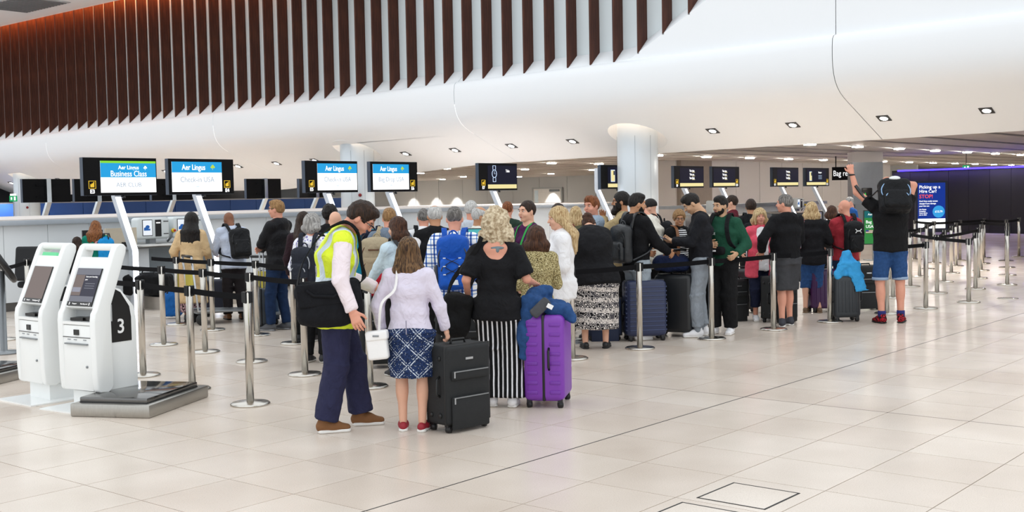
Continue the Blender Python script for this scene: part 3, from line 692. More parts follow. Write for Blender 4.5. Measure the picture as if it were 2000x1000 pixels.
# ------------------------------------------------------------------ signs at the right
q = PD(1690, 400, 40); pr_ = thing('pillar', 'square pillar clad in grey metal beside the Bag reclaim sign', 'pillar', (q.x, q.y, 0), head_angle(180)); pr_['kind'] = 'structure'
MB().b2(-.52, .52, -.3, .3, 1.18, 2.62).build('metal_cladding', mat('grey_cladding', '#8b8f94', .3, metal=.5), pr_); MB().b2(-.42, .42, -.25, .25, 0, 1.18).build('shaft', m_steeld, pr_)
MB().b2(-.52, .52, -.3, .3, 2.62, 2.97).build('pillar_head', m_fw2, pr_)
o = MB().b2(-.14, .22, .3, .36, 1.42, 1.74).build('gate_indicator', m_blk, pr_, bevel=.04); 
MB().prism([(.08, 1.5), (.14, 1.5), (.11, 1.58)], 'y', .362, .366).build('green_arrow', em('arrow_green', '#35d64a', 1.2), o)
q = PD(1642, 339, 44)
sg = thing('hanging_sign', 'black Bag reclaim sign with white letters beside the grey pillar', 'sign', (q.x, q.y, q.z), head_angle(180) + math.pi)
MB().b2(-.33, .75, -.03, .03, -.25, .25).build('board', m_scrblk, sg); text('Bag reclaim', .30, e_txt, sg, (-.30, -.034, 0), RX, 'LEFT', sx=.72); MB().b2(-.2, -.17, -.02, .02, .25, .66).build('hanger', m_scrblk, sg)
q = PD(1820, 400, 38); rz = head_angle(180) + math.pi
ad = thing('advert_screen', 'tall lit advert screen asking Picking up a Hire Car on the dark wall', 'advert screen', (q.x, q.y, 0), rz)
zt, zb2 = PD(1820, 357, 38).z, PD(1820, 446, 38).z
MB().b2(-.52, .52, 0, .16, 0.25, zt + .06).build('casing', mat('advert_casing', '#0b1230', .3), ad); 
MB().b2(-.46, .44, -.005, .0, zb2, zt).build('display', em('advert_blue', '#12389c', .9), ad); MB().b2(-.46, .44, -.01, -.006, zb2, zb2 + .32).build('footer', e_white, ad)
H_ = zt - zb2
for s_, sz, dz, mm in (('Picking up a', .145, .14, e_txt), ('Hire Car?', .145, .28, e_txt), ('STOP!', .17, .45, em('advert_red', '#ff5a4a', 1.1)), ('Don’t face costly excess', .062, .6, e_txt), ('charges if you damage', .062, .68, e_txt), ('your hire car.', .062, .76, e_txt), ('Our Excess', .05, .87, e_txt), ('Protection', .05, .93, e_txt), ('Cover allows', .05, .99, e_txt), ('you to claim', .05, 1.05, e_txt)):
    text(s_, sz, mm, ad, (-.42, -.012, zt - dz), RX, 'LEFT', bold=.002)
b = MB(); b.ball((.22, -.01, zt - .95), (.2, .004, .2), 24, 10); b.build('badge', em('badge_blue', '#39a3e6', 1.0), ad); text('£12.79', .09, e_txt, ad, (.22, -.018, zt - .95), RX, bold=.002)
MB().b2(-.1, .1, .0, .15, 0, .25).build('foot', m_blk, ad)
q = G(1706, 560); q = PD(1703, 450, 27.5)
bs = thing('banner_stand', 'green Bag Drop USA banner with teal top half hidden by the man lifting his rucksack', 'banner', (q.x, q.y, 0), head_angle(180) + math.pi)
zt, zb2 = PD(1708, 412, 27.5).z, PD(1708, 476, 27.5).z
MB().b2(-.2, .3, 0, .04, zb2 - .02, zt + .02).build('frame', m_blk, bs); MB().b2(-.18, .28, -.006, 0, zb2, zt).build('green_face', em('banner_green', '#3ca850', .6), bs); MB().b2(-.18, .28, -.009, -.006, zt - .16, zt).build('teal_top', em('banner_teal', '#0c7f86', .6), bs)
text('Aer Lingus', .07, e_txt, bs, (-.1, -.012, zt - .08), RX, 'LEFT'); text('Bag Drop', .1, e_txt, bs, (-.15, -.012, zt - .26), RX, 'LEFT'); text('USA', .1, e_txt, bs, (-.15, -.012, zt - .37), RX, 'LEFT')
for k in range(5): MB().b2(-.15, .02, -.012, -.009, zt - .46 - k * .016, zt - .452 - k * .016).build('flag_stripe', em('flag_red', '#d6454f', .8) if k % 2 == 0 else e_txt, bs)
MB().b2(-.15, -.08, -.014, -.011, zt - .486, zt - .452).build('flag_canton', em('flag_blue', '#33479b', .8), bs)
MB().b2(.02, .08, .0, .04, 0, zb2).build('leg', m_steeld, bs); MB().b2(-.15, .25, -.15, .2, 0, .02).build('base', m_steeld, bs)
for px, py, d, lb in ((1887, 328, 44, 'small green exit sign hanging under the board ceiling above the dark wall'), (26, 388, 40, 'small green exit sign on a thin pole far left behind the counter')):
    q = PD(px, py, d); t = thing('exit_sign', lb, 'exit sign', (q.x, q.y, q.z), head_angle(180) + math.pi)
    MB().b2(-.13, .13, -.02, .02, -.1, .1).build('panel', em('exit_green', '#1fae6a', .9), t); MB().b2(-.08, -.03, -.024, -.02, -.04, .05).build('figure', e_txt, t); MB().b2(.03, .09, -.024, -.02, -.06, .07).build('doorway', e_txt, t)
    if d == 44: MB().b2(-.01, .01, -.01, .01, .1, ZC - q.z).build('hanger', m_blk, t)
    else: MB().b2(-.012, .012, -.012, .012, -q.z, -.1).build('pole', m_steeld, t); MB().b2(-.1, .1, -.02, .02, .1, .17).build('top_light', e_txt, t)
# ------------------------------------------------------------------ barrier posts with belts
m_pole = mat('satin_steel_post', '#c9c4bc', .24, metal=1.0, var=.05, scale=40, stretch=(1, 1, .05))
SH = .94
pm = MB().lathe([(.165, .0), (.165, .012), (.15, .022), (.06, .03), (.035, .036)], 28).mesh('base'); pm.materials.append(m_pole)
qm = MB().lathe([(.0325, .03), (.0325, SH - .005), (.028, SH)], 20).mesh('pole'); qm.materials.append(m_pole)
hm = MB(); hm.lathe([(.034, SH - .075), (.034, SH - .008)], 16)
hm2 = MB()
for a in range(4): hm2.box((.033 * math.cos(a * math.pi / 2), .033 * math.sin(a * math.pi / 2), SH - .04), (.012, .017, .045), rz=a * math.pi / 2)
hm = hm2.mesh('cassette'); hm.materials.append(m_blk)
m_belt = mat('black_belt', '#0e0e11', .9, bump=.2, bscale=400, spec=.12)
posts = {}
def stanchion(key, px, py, label):
    p = G(px, py - 3); t = thing('barrier_post', label, 'barrier post', (p.x, p.y, 0), .3, 'steel queue barrier posts'); posts[key] = t
    link('base', pm, None, t); link('pole', qm, None, t); link('cassette', hm, None, t); return t
def belt(a, b, end=None, sag=.012):
    A = posts[a]; p = A.location; q = posts[b].location if b else Vector(end)
    d = Vector((q.x - p.x, q.y - p.y, 0)); L = d.length; n = Vector((-d.y, d.x, 0)).normalized() * .0015; vs = []; fs = []; S = 8
    inv = Matrix.Rotation(-.3, 3, 'Z')
    for i in range(S + 1):
        u = i / S; s = -sag * 4 * u * (1 - u) * min(1, L / 2); base = d * u
        for sg in (1, -1):
            for z in (SH - .066, SH - .014): 
                v = base + n * sg + Vector((0, 0, z + s)); vs.append(inv @ v)
    for i in range(S):
        a0, b0 = i * 4, i * 4 + 4; fs += [(a0, b0, b0 + 1, a0 + 1), (a0 + 3, b0 + 3, b0 + 2, a0 + 2), (a0 + 1, b0 + 1, b0 + 3, a0 + 3), (a0, a0 + 2, b0 + 2, b0)]
    me = bpy.data.meshes.new('belt'); me.from_pydata(vs, [], fs); link('belt', me, m_belt, A)
for key, x, y, lb in [
    ('a1', 280, 737, 'steel barrier post nearest the kiosk numbered 3, at its back edge'), ('a2', 376, 764, 'steel barrier post behind the steel scale platform'), ('a3', 489, 793, 'front steel barrier post of the left lanes, nearest the picture bottom'),
    ('b1', 320, 677, 'steel barrier post in the middle lane line, farthest from the hi-vis man'), ('b2', 401, 691, 'steel barrier post in the middle lane line right below the tan coat'), ('b3', 492, 710, 'steel barrier post directly behind the front left lane post'), ('b4', 596, 735, 'steel barrier post beside the black messenger bag'),
    ('c1', 348, 637, 'steel barrier post the woman in the tan coat reaches for'), ('c2', 416, 648, 'steel barrier post between the tan coat and the brown shoes'), ('c3', 503, 658, 'steel barrier post in front of the grey ribbed cabin case'), ('c4', 575, 674, 'steel barrier post to the right of the man with crossed arms'),
    ('d0', 723, 759, 'steel barrier post between the hi-vis man and the woman with the white handbag'), ('k0', 8, 667, 'steel barrier post at the left edge behind the kiosks'), ('k1', 57, 640, 'steel barrier post between the two kiosks and the office chair'),
    ('e1', 1118, 704, 'steel barrier post base just right of the purple suitcase'), ('e1b', 1112, 668, 'steel barrier post behind the white jumper and patterned skirt'), ('f1', 1250, 684, 'steel barrier post in front of the navy ribbed suitcase'), ('f2', 1390, 665, 'steel barrier post beside the grey joggers'), ('f3', 1511, 647, 'steel barrier post under the hand of the man in cargo shorts'), ('f4', 1621, 632, 'steel barrier post beside the dark case with the blue jacket'),
    ('c5', 732, 640, 'steel barrier post behind the beige rucksack')]:
    stanchion(key, x, y, lb)
far = {'g1': (1808, 606), 'g2': (1892, 594), 'g3': (1830, 576), 'g4': (1844, 554), 'g5': (1905, 568), 'g6': (1911, 547), 'g7': (1916, 532), 'g8': (1919, 518), 'g9': (1922, 507), 'h1': (1967, 560), 'h2': (1967.5, 541), 'h3': (1967, 526), 'h4': (1965, 513),
       'i1': (1778, 563), 'i2': (1796, 544), 'i3': (1810, 529), 'i4': (1824, 517), 'j1': (1858, 537), 'j2': (1867, 523), 'j3': (1875, 512), 'l1': (1787, 510), 'l2': (1990, 505), 'i0': (1744, 585), 'm1': (1732, 616), 'm2': (1737, 550)}
LINE = {'g': 'belt line right of the advert screen', 'h': 'rightmost belt line', 'i': 'belt line left of the advert screen', 'j': 'short belt line below the advert screen', 'l': 'row close to the dark wall', 'm': 'pair behind the tall man with raised arms'}
for L_ in 'ghijlm':
    for n_, k_ in enumerate([q_ for q_ in far if q_[0] == L_]): stanchion(k_, *far[k_], f'{ORD[n_]} steel barrier post of the {LINE[L_]}')['group'] = 'barrier posts of the empty lanes'
for a, b in [('a1', 'a2'), ('a2', 'a3'), ('b1', 'b2'), ('b2', 'b3'), ('b3', 'b4'), ('c1', 'c2'), ('c2', 'c3'), ('c3', 'c4'), ('k0', 'k1'), ('d0', 'e1'), ('e1', 'f1'), ('f1', 'f2'), ('f2', 'f3'), ('f3', 'f4'), ('g2', 'i1'), ('g1', 'm1'), ('g3', 'g4'), ('i1', 'i2'), ('i2', 'i3'), ('i3', 'i4'), ('g5', 'g6'), ('g6', 'g7'), ('g7', 'g8'), ('g8', 'g9'), ('h1', 'h2'), ('h2', 'h3'), ('h3', 'h4'), ('j1', 'j2'), ('j2', 'j3'), ('g2', 'g5'), ('g4', 'j1'), ('i4', 'j3'), ('j3', 'g9'), ('g9', 'h4'), ('h4', 'l2'), ('g8', 'h3'), ('l1', 'i4'), ('m2', 'i2'), ('c4', 'c5'), ('g3', 'g6'), ('j2', 'g8')]:
    belt(a, b)
p = PY(200, 540, 13.5); belt('a1', None, G(150, 700)); belt('b1', None, G(215, 655)); belt('c1', None, G(300, 627)); belt('k1', None, G(130, 650)); belt('f4', None, G(1760, 600) + Vector((.5, 1.2, 0)))
q = G(1968, 583); t = thing('floor_socket', 'round steel barrier socket cover lying flat in the floor of the empty lanes', 'floor plate', (q.x, q.y, 0)); MB().lathe([(.16, 0), (.15, .008), (.05, .01)], 24).build('plate', m_pole, t)

# ------------------------------------------------------------------ self-service kiosks
m_kw = mat('kiosk_white', '#eef0ef', .3, var=.012, coat=.2); m_kb = mat('kiosk_black_panel', '#101010', .35)
e_scr = em('kiosk_screen_dark', '#4a4a58', .75); e_scr2 = em('kiosk_screen_grey', '#8d8f9a', .75); e_warm = em('kiosk_screen_warm', '#8f817c', .75)
def kiosk(px, py, phi, label, number, s=1.0):
    p = G(px, py); t = thing('check_in_kiosk', label, 'kiosk', (p.x, p.y, 0), head_angle(phi)); t.scale = (s, s, s)
    # local: front faces +y ; width x ; profile in (y,z)
    hw = .205
    MB().b2(-.3, .3, -.32, .36, 0, .012).build('floor_plate', m_kw, t)
    MB().b2(-.17, .17, -.26, .12, .012, .14).build('pedestal', m_kw, t)
    # side shells (rounded frame) left and right with tilted head
    outer = [(.17, .15), (.19, .17), (.2, .30), (.205, .74), (.195, .80), (.175, .83), (-.02, 1.30), (-.045, 1.345), (-.08, 1.365), (-.12, 1.36), (-.145, 1.335), (-.14, 1.29), (.03, .86), (.035, .78), (.03, .2), (.05, .16), (.09, .14)]
    for sx in (-1, 1): MB().prism(outer, 'x', sx * hw - .034, sx * hw + .034).build('side_frame', m_kw, t, bevel=.012, seg=3)
    MB().b2(-hw, hw, -.135, -.05, 1.305, 1.362).build('top_handle', m_kw, t, bevel=.018, seg=3)
    # tilted head panel with screen
    a, b = Vector((0, .165, .845)), Vector((0, -.005, 1.255)); c = (a + b) / 2; ln = (b - a).length; up = (b - a).normalized(); nrm = Vector((1, 0, 0)).cross(up) * -1
    if nrm.y < 0: nrm = -nrm
    R = Matrix((Vector((1, 0, 0)), nrm, up)).transposed()
    MB().box(c - nrm * .035, (hw - .02, .03, ln / 2), R=R).build('head_panel', m_kw, t)
    sc = MB().box(c + nrm * .0 - up * .045, (.155, .003, .165), R=R).build('screen_glass', m_kb, t)
    MB().box(c + nrm * .004 - up * .03, (.148, .001, .148), R=R).build('screen', e_scr if number else e_warm, sc)
    if number:
        MB().box(c + nrm * .006 + up * .09, (.148, .001, .028), R=R).build('screen_header', e_scr2, sc); MB().box(c + nrm * .006 - up * .03 + Vector((.09, 0, 0)), (.058, .001, .09), R=R).build('screen_picture', e_warm, sc)
        MB().box(c + nrm * .0075 - up * .07 + Vector((.09, 0, 0)), (.05, .001, .02), R=R).build('pass_drawing', em('pass_grey', '#a9aab8', .8), sc); MB().box(c + nrm * .006 - up * .15, (.148, .001, .025), R=R).build('screen_footer', e_scr2, sc)
        rot = R.to_euler(); base = Matrix((Vector((-1, 0, 0)), up, nrm)).transposed().to_euler()
        text('Scan your boarding', .0185, e_txt, sc, c + nrm * .008 + up * .045 + Vector((.015, 0, 0)), base, 'LEFT', depth=.0004); text('pass', .0185, e_txt, sc, c + nrm * .008 + up * .02 + Vector((.015, 0, 0)), base, 'LEFT', depth=.0004)
        for k in range(3): MB().box(c + nrm * .007 - up * (.015 + .02 * k) + Vector((-.06, 0, 0)), (.06, .0005, .003), R=R).build('screen_text_line', e_scr2, sc)
    MB().box(c + nrm * .005 - up * .192, (.155, .003, .018), R=R).build('label_strip', m_kb, t)
    base = Matrix((Vector((-1, 0, 0)), up, nrm)).transposed().to_euler()
    text('Passport', .016, e_txt, t, c + nrm * .009 - up * .192 + Vector((.06, 0, 0)), base, depth=.0004); text('Boarding card', .016, e_txt, t, c + nrm * .009 - up * .192 + Vector((-.06, 0, 0)), base, depth=.0004)
    for sx in (-1, 1): MB().box(c + nrm * .009 - up * .192 + Vector((sx * .125, 0, 0)), (.004, .0006, .011), R=R).build('arrow', e_txt, t)
    # recess, readers, cabinet
    MB().b2(-hw + .025, hw - .025, -.02, .06, .72, .86).build('recess_back', mat('recess_grey', '#b4b8ba', .5), t)
    MB().b2(-hw + .025, hw - .025, .0, .2, .705, .73).build('shelf', m_kw, t)
    MB().box((.05, .1, .745), (.07, .06, .012), rz=.1).build('passport_reader', m_kb, t); MB().box((-.06, .09, .75), (.05, .05, .014), rz=-.1).build('card_reader', m_kb, t)
    cb = MB().b2(-hw + .02, hw - .02, .02, .195, .16, .70).build('cabinet_front', m_kw, t, bevel=.01)
    MB().b2(-hw + .03, hw - .03, .196, .2, .598, .603).build('panel_gap', m_kb, cb); MB().b2(-.03, .03, .196, .205, .62, .665).build('chip_reader', m_kb, cb)
    for x in (-.1, 0.02, .1): MB().b2(x - .018, x + .018, .196, .2, .578, .584).build('vent_slot', mat('slot_grey', '#8a8f93', .5), cb)
    MB().b2(-.14, .14, .196, .215, .54, .552).build('receipt_slot', m_steeld, cb)
    MB().lathe([(.0, 0), (.01, 0), (.01, .01), (0, .011)], 12).build('lock', m_steeld, cb, (-.12, .195, .36)).rotation_euler = (-math.pi / 2, 0, 0)
    # back body with black side panels
    body = [(.03, .14), (.03, .8), (-.005, .93), (-.06, 1.0), (-.12, .98), (-.25, .83), (-.27, .72), (-.27, .0), (-.1, .0), (-.1, .14)]
    MB().prism(body, 'x', -hw + .03, hw - .03).build('back_body', m_kw, t, bevel=.008)
    pan = [(.028, .54), (.028, .83), (-.015, .95), (-.06, .985), (-.115, .955), (-.2, .83), (-.215, .74), (-.215, .54)]
    for sx in (-1, 1):
        pn = MB().prism(pan, 'x', sx * (hw - .03) - .003, sx * (hw - .03) + .003).build('black_side_panel', m_kb, t)
        if number: text(number, .17, mat('number_white', '#f2f2f2', .5), pn, (sx * (hw - .024), -.105, .665), (math.pi / 2, 0, sx * math.pi / 2), bold=.002)
    if not number: MB().box(c + up * .225 + nrm * -.02, (.12, .012, .03), R=R).build('status_light', em('status_green', '#7ff0b0', .9), t)
    return t
kiosk(194, 792, -148, 'white self-service kiosk with a black side panel numbered 3', '3', 1.0)
kiosk(104, 776, -140, 'white self-service kiosk with a green status light, left of the kiosk numbered 3', '')
# steel weighing platform
A, B, C = G(258, 826), G(172, 806), G(379, 782)
u = (B - A); v = (C - A); lu, lv = u.length, v.length; an = math.atan2(v.y, v.x)
c = (B + C) / 2
t = thing('weighing_platform', 'low two-tier stainless steel weighing platform on the floor beside the kiosk numbered 3', 'scale', (c.x, c.y, 0), an)
hx, hy = lv / 2, lu / 2
MB().b2(-hx, hx, -hy, hy, 0.0, .105).build('lower_frame', mat('scale_steel', '#aaa7a1', .32, metal=.9, var=.08, scale=25, stretch=(.1, 3, 1)), t, bevel=.012)
MB().b2(-hx + .06, hx - .1, -hy + .05, hy - .05, .105, .15).build('top_plate', mat('scale_plate', '#6e6d6c', .12, metal=.95, var=.05), t, bevel=.01)
MB().b2(-hx + .06, hx - .1, -hy + .05, hy - .05, .103, .112).build('shadow_gap', m_blk, t)
p = G(-22, 742); t = thing('weighing_platform', 'low steel weighing platform cut off by the left edge of the picture', 'scale', (p.x, p.y, 0), an)
MB().b2(-.4, .4, -.3, .3, 0, .1).build('lower_frame', MATS['scale_steel'], t, bevel=.012); MB().b2(-.35, .35, -.25, .25, .1, .14).build('top_plate', MATS['scale_plate'], t, bevel=.01)
# black oval scanner head at the left edge
p = G(8, 690); t = thing('scanner_stand', 'black oval scanner head on a stand at the left edge of the picture', 'scanner', (p.x, p.y, 0), head_angle(-120))
R = Matrix.Rotation(math.radians(-32), 3, 'X')
b = MB(); n = 28
MB().tube([tuple(Vector((0, 0, 1.06)) + R @ Vector((.2 * math.cos(a), 0, .26 * math.sin(a)))) for a in np.linspace(0, 2 * math.pi, 28, endpoint=False)], .035, 8, closed=True).build('oval_rim', m_blk, t)
MB().ball((0, 0, 1.06), (.19, .02, .25), 24, 12, R=R).build('oval_screen', m_kb, t); MB().lathe([(.2, 0), (.2, .02), (.04, .03), (.04, .95)], 20).build('stand', m_steeld, t)
# office chair
p = G(80, 618); t = thing('office_chair', 'black swivel office chair in front of the white counter behind the kiosks', 'chair', (p.x, p.y, 0), head_angle(15))
m_ch = mat('chair_fabric', '#1a1b1e', .85, bump=.3)
SDF().box((0, 0, .5), (.24, .23, .05), .045).p and sdf_obj('seat', SDF().box((0, 0, .5), (.24, .23, .05), .045), .012, m_ch, t)
s = SDF().box((0, -.24, .82), (.22, .045, .26), .044, Matrix.Rotation(-.12, 3, 'X')); sdf_obj('backrest', s, .012, m_ch, t)
MB().tube([(0, -.1, .45), (0, -.28, .46), (0, -.28, .7)], .02).build('back_bracket', m_blk, t); MB().lathe([(.03, .1), (.03, .46)], 12).build('gas_column', m_blk, t)
for k in range(5):
    a = k * 2 * math.pi / 5; lg = MB().tube([(0, 0, .12), (.28 * math.cos(a), .28 * math.sin(a), .075)], [.028, .018]).build('leg', m_blk, t)
    MB().lathe([(.0, -.012), (.03, -.012), (.03, .012), (0, .012)], 12).build('castor', m_blk, lg, (.28 * math.cos(a), .28 * math.sin(a), .03)).rotation_euler = (math.pi / 2, 0, a)
# ------------------------------------------------------------------ people
def skin_mat(name, c): return mat(name, c, .5, 0, .05, 25, spec=.35)
SK = {'light': skin_mat('skin_light', '#dba98f'), 'pink': skin_mat('skin_pink', '#d99a82'), 'tan': skin_mat('skin_tan', '#bd8a68'), 'olive': skin_mat('skin_olive', '#c39a7a'), 'brown': skin_mat('skin_brown', '#7d5038'), 'dark': skin_mat('skin_dark', '#4c3023')}
LIP = mat('lip', '#b06a60', .5); EYEW = mat('eye_white', '#e8e4e0', .3); IRIS = mat('eye_iris', '#2a2320', .25)
def hair_mat(name, c1, c2, scale=1.0, curly=False):
    if name in MATS: return MATS[name]
    m, nt, b = nodes_of(name); v = coords(nt, 'Object', (60, 60, 6) if not curly else (30, 30, 22))
    n1 = N(nt, 'ShaderNodeTexNoise', i_Scale=1.6 * scale, i_Detail=4.0); nt.links.new(v, n1.inputs['Vector'])
    nt.links.new(ramp(nt, n1.outputs['Fac'], [(.36, c1), (.64, c2)]), b.inputs['Base Color'])
    bp = N(nt, 'ShaderNodeBump', i_Strength=1.0, i_Distance=.02); nt.links.new(n1.outputs['Fac'], bp.inputs['Height']); nt.links.new(bp.outputs['Normal'], b.inputs['Normal'])
    b.inputs['Roughness'].default_value = .5; b.inputs['Specular IOR Level'].default_value = .3; MATS[name] = m; return m
HR = {'black': hair_mat('hair_black', '#0c0a0a', '#241d1a'), 'brown': hair_mat('hair_brown', '#2c1810', '#5a3824'), 'dkbrown': hair_mat('hair_dark_brown', '#1c120d', '#3c281c'), 'chestnut': hair_mat('hair_chestnut', '#4a2c18', '#8c5c36'), 'brunette': hair_mat('hair_brunette', '#2e1c12', '#80603f'), 'auburn': hair_mat('hair_auburn', '#5c3218', '#a0683c'),
      'blonde': hair_mat('hair_blonde', '#a07c50', '#e6cd9e'), 'ash': hair_mat('hair_ash_blonde', '#a68f70', '#e2d2b4', curly=True), 'grey': hair_mat('hair_grey', '#7d7a78', '#bdbab6'), 'white': hair_mat('hair_white', '#a9a8a6', '#e0dedb'), 'ginger': hair_mat('hair_ginger', '#5a3018', '#9a5c34'), 'fair': hair_mat('hair_fair', '#7a5734', '#b08a5c'), 'dkgrey': hair_mat('hair_dark_grey', '#4e4a47', '#8f8a85')}
def rotm(ax, deg): return np.array(Matrix.Rotation(math.radians(deg), 3, ax))
def ik(S, T, l1, l2, pole):
    S, T, pole = map(lambda a: np.array(a, float), (S, T, pole)); v = T - S; d = np.linalg.norm(v)
    if d > (l1 + l2) * .995: T = S + v / d * (l1 + l2) * .995; v = T - S; d = np.linalg.norm(v)
    w = v / d; a = (l1 * l1 - l2 * l2 + d * d) / (2 * d); h = math.sqrt(max(0, l1 * l1 - a * a))
    p = pole - w * (pole @ w); p /= max(1e-6, np.linalg.norm(p)); return S + w * a + p * h, T
class Ctx: pass
def person(label, pos, phi, h=1.72, lean=0, side=0, hunch=0, twist=0, head=(0, 0, 0), rh=None, lh=None, rp=None, lp=None, feet=None, fem=False, wide=1.0, belly=0.0, skin='light', top=None, bottom=None, shoe=None, hair=None, res=None, curl=(25, 25), rpalm=None, lpalm=None, brow=None, smile=False):
    s = h / 1.75; C = Ctx(); C.s = s; C.phi = phi
    t = thing('person', label, 'person', (pos[0], pos[1], 0), head_angle(phi)); C.t = t; C.pos = pos
    d = pos[0] * CT + pos[1] * ST
    if res is None: res = .011 if d < 10.5 else (.0135 if d < 16 else .016)
    hres = .0062 if d < 12.5 else .0085
    Pz = .94 * s; pel = np.array([0, 0, Pz]); T = rotm('Z', twist) @ rotm('Y', side) @ rotm('X', -lean); T2 = T @ rotm('X', -hunch)
    Rt = rotm('Z', twist)
    def tp(x, y, z):                                  # torso coordinates (metres at 1.75 m) -> local
        p = np.array([x, y, z]) * s
        if z > .36: return pel + T @ np.array([0, 0, .36 * s]) + T2 @ (p - np.array([0, 0, .36 * s]))
        return pel + T @ p
    C.tp = tp; C.T = T; C.T2 = T2; bw = wide
    xr = T @ np.array([1, 0, 0]); shw = (.158 if fem else .178) * (bw ** .3)
    SHr, SHl = tp(shw, -.012, .452), tp(-shw, -.012, .452)
    def sp(v): return np.array(v, float) * s
    WR = sp(rh) if rh is not None else SHr + T2 @ sp((.075, .05, -.51)); WL = sp(lh) if lh is not None else SHl + T2 @ sp((-.075, .05, -.51))
    if rh is None: WR = SHr + sp((.07, .06, -.505))
    if lh is None: WL = SHl + sp((-.07, .06, -.505))
    ER, WR = ik(SHr, WR, .285 * s, .25 * s, rp if rp is not None else (.5, -1, -.3)); EL, WL = ik(SHl, WL, .285 * s, .25 * s, lp if lp is not None else (-.5, -1, -.3))
    C.WR, C.WL, C.SHr, C.SHl = WR, WL, SHr, SHl
    hx = .085 * (1.06 if fem else 1.0) * bw ** .4
    if feet is None: feet = [(.1, .02, -8), (-.1, -.02, 8)]
    legs = []
    for sx, (fx, fy, fyaw) in zip((1, -1), feet):
        hip = np.array([sx * hx * s, 0, .912 * s]); hip = Rt @ hip; an = np.array([fx * s, fy * s, .085 * s]); fd = rotm('Z', fyaw) @ np.array([0, 1, 0]); kn, an = ik(hip, an, .42 * s, .415 * s, fd + np.array([0, 0, 0.01])); legs.append((hip, kn, an, fyaw))
    C.legs = legs
    # ---- body
    B = SDF(); hipw = .17 * bw * (1.05 if fem else 1)
    rp_, rw, rc = (hipw, .115 + belly * .5), ((.128 if fem else .148) * bw + belly * .4, .098 + belly), ((.148 if fem else .168) * bw, (.108 if fem else .118) + belly * .4)
    C.rad = (rp_, rw, rc)
    def torso(S, g, hem=-.06, kk=.05):
        G_ = g / s if s else g
        a = lambda r, q=0: ((r[0] + g) * s, (r[1] + g + q) * s)
        S.cap(tp(0, belly * .5, hem), tp(0, belly * .6, .14), a(rp_), a(rw), xr, kk * s, end=.25); S.cap(tp(0, belly * .6, .13), tp(0, 0, .34), a(rw), a(rc), xr, kk * s, end=.4)
        S.cap(tp(0, 0, .33), tp(0, -.018, .455), a(rc), (.115 * s + g * s, .078 * s + g * s), xr, kk * s, end=.5)
        for q in (SHr, SHl): S.cap(tp(0, -.018, .482), q, (.060 + g * .8) * s, (.05 + g * .7) * s, (0, 0, 1), kk * s)
        if bw > 1.3: S.ell(tp(0, -.05, .36), np.array([.2, .13, .2]) * s + g, T2, .06)
        if fem and hem < -.09:
            for sx in (-1, 1): S.ell(tp(sx * .07, -.045, -.05), np.array([.082, .082, .085]) * s * bw ** .5 + g, T, .04)
        if fem:
            for sx in (-1, 1): S.ell(tp(sx * .07, .085, .30), np.array([.068, .055, .065]) * s + g * .6, T, kk * s)
    torso(B, 0.0)
    B.cap(tp(0, -.02, .44), tp(0, .0, .60), .060 * s, .056 * s, k=.04 * s)
    for S0, E, Wr in ((SHr, ER, WR), (SHl, EL, WL)):
        k_ = .88 if fem else 1.0
        B.cap(S0, E, .050 * s * k_, .041 * s * k_, k=.03); B.cap(E, Wr, .041 * s * k_, .028 * s * k_, k=.02)
    for hip, kn, an, fy in legs:
        B.cap(hip, kn, .088 * s * bw ** .5, .056 * s, k=.03); B.cap(kn, an, .055 * s, .036 * s, k=.02); B.ell(kn + (an - kn) * .3 + np.array([0, -.012, 0]) * s, np.array([.05, .052, .11]) * s * bw ** .3, None, .03)
    V, Q = B.arrays(max(res, .013)); Vs, Qs, Ms = [V], [Q], [np.zeros(len(Q), int)]; off = len(V)
    def addarr(V, Q, mi):
        nonlocal off
        Vs.append(V); Qs.append(Q + off); Ms.append(np.full(len(Q), mi)); off += len(V)
    # ---- head
    nb = tp(0, -.012, .535); Rh = T2 @ rotm('Z', head[0]) @ rotm('X', -head[1]) @ rotm('Y', head[2]); C.Rh = Rh
    Hc = nb + Rh @ sp((0, .022, .092)) + T2 @ sp((0, .0, .045)); C.Hc = Hc
    H = lambda *p: Hc + Rh @ (np.array(p, float) * s)
    C.H = H
    A = SDF(); fw = .93 if fem else 1.0
    A.ell(H(0, -.012, .028), np.array([.0755, .094, .092]) * s, Rh, .02); A.ell(H(0, .018, -.03), np.array([.064 * fw, .072, .075]) * s, Rh, .03)
    A.cap(H(0, .02, -.06), H(0, .062, -.092), (.050 * fw * s, .038 * s), (.026 * fw * s, .018 * s), Rh[:, 0], .03 * s)
    A.cap(H(0, -.02, -.05), H(0, -.035, -.15), .056 * fw * s, .058 * fw * s, k=.03 * s)
    A.cap(H(0, .088, .012), H(0, .107, -.024), .009 * s, .0135 * s, k=.012 * s); A.ell(H(0, .078, .034), np.array([.048, .018, .012]) * s, Rh, .02 * s)
    for sx in (-1, 1):
        A.ell(H(sx * .031, .096, .008), np.array([.017, .016, .011]) * s, Rh, .012 * s, cut=True); A.ell(H(sx * .036, .062, -.032), np.array([.025, .025, .022]) * s, Rh, .02 * s)
        A.ell(H(sx * .077, -.008, -.008), np.array([.010, .019, .031]) * s, Rh @ rotm('Z', sx * -20), .006 * s)
    A.ell(H(0, .080, -.057), np.array([.026, .014, .014]) * s, Rh, .012 * s)
    V, Q = A.arrays(hres); addarr(V, Q, 0)
    def ball(c, r, mi, R=Rh, n=10, m=6):
        mb = MB(); mb.ball((0, 0, 0), tuple(np.array(r) * s), n, m); v = np.array(mb.v) @ np.array(R).T + c; addarr(v, np.array(mb.f), mi)
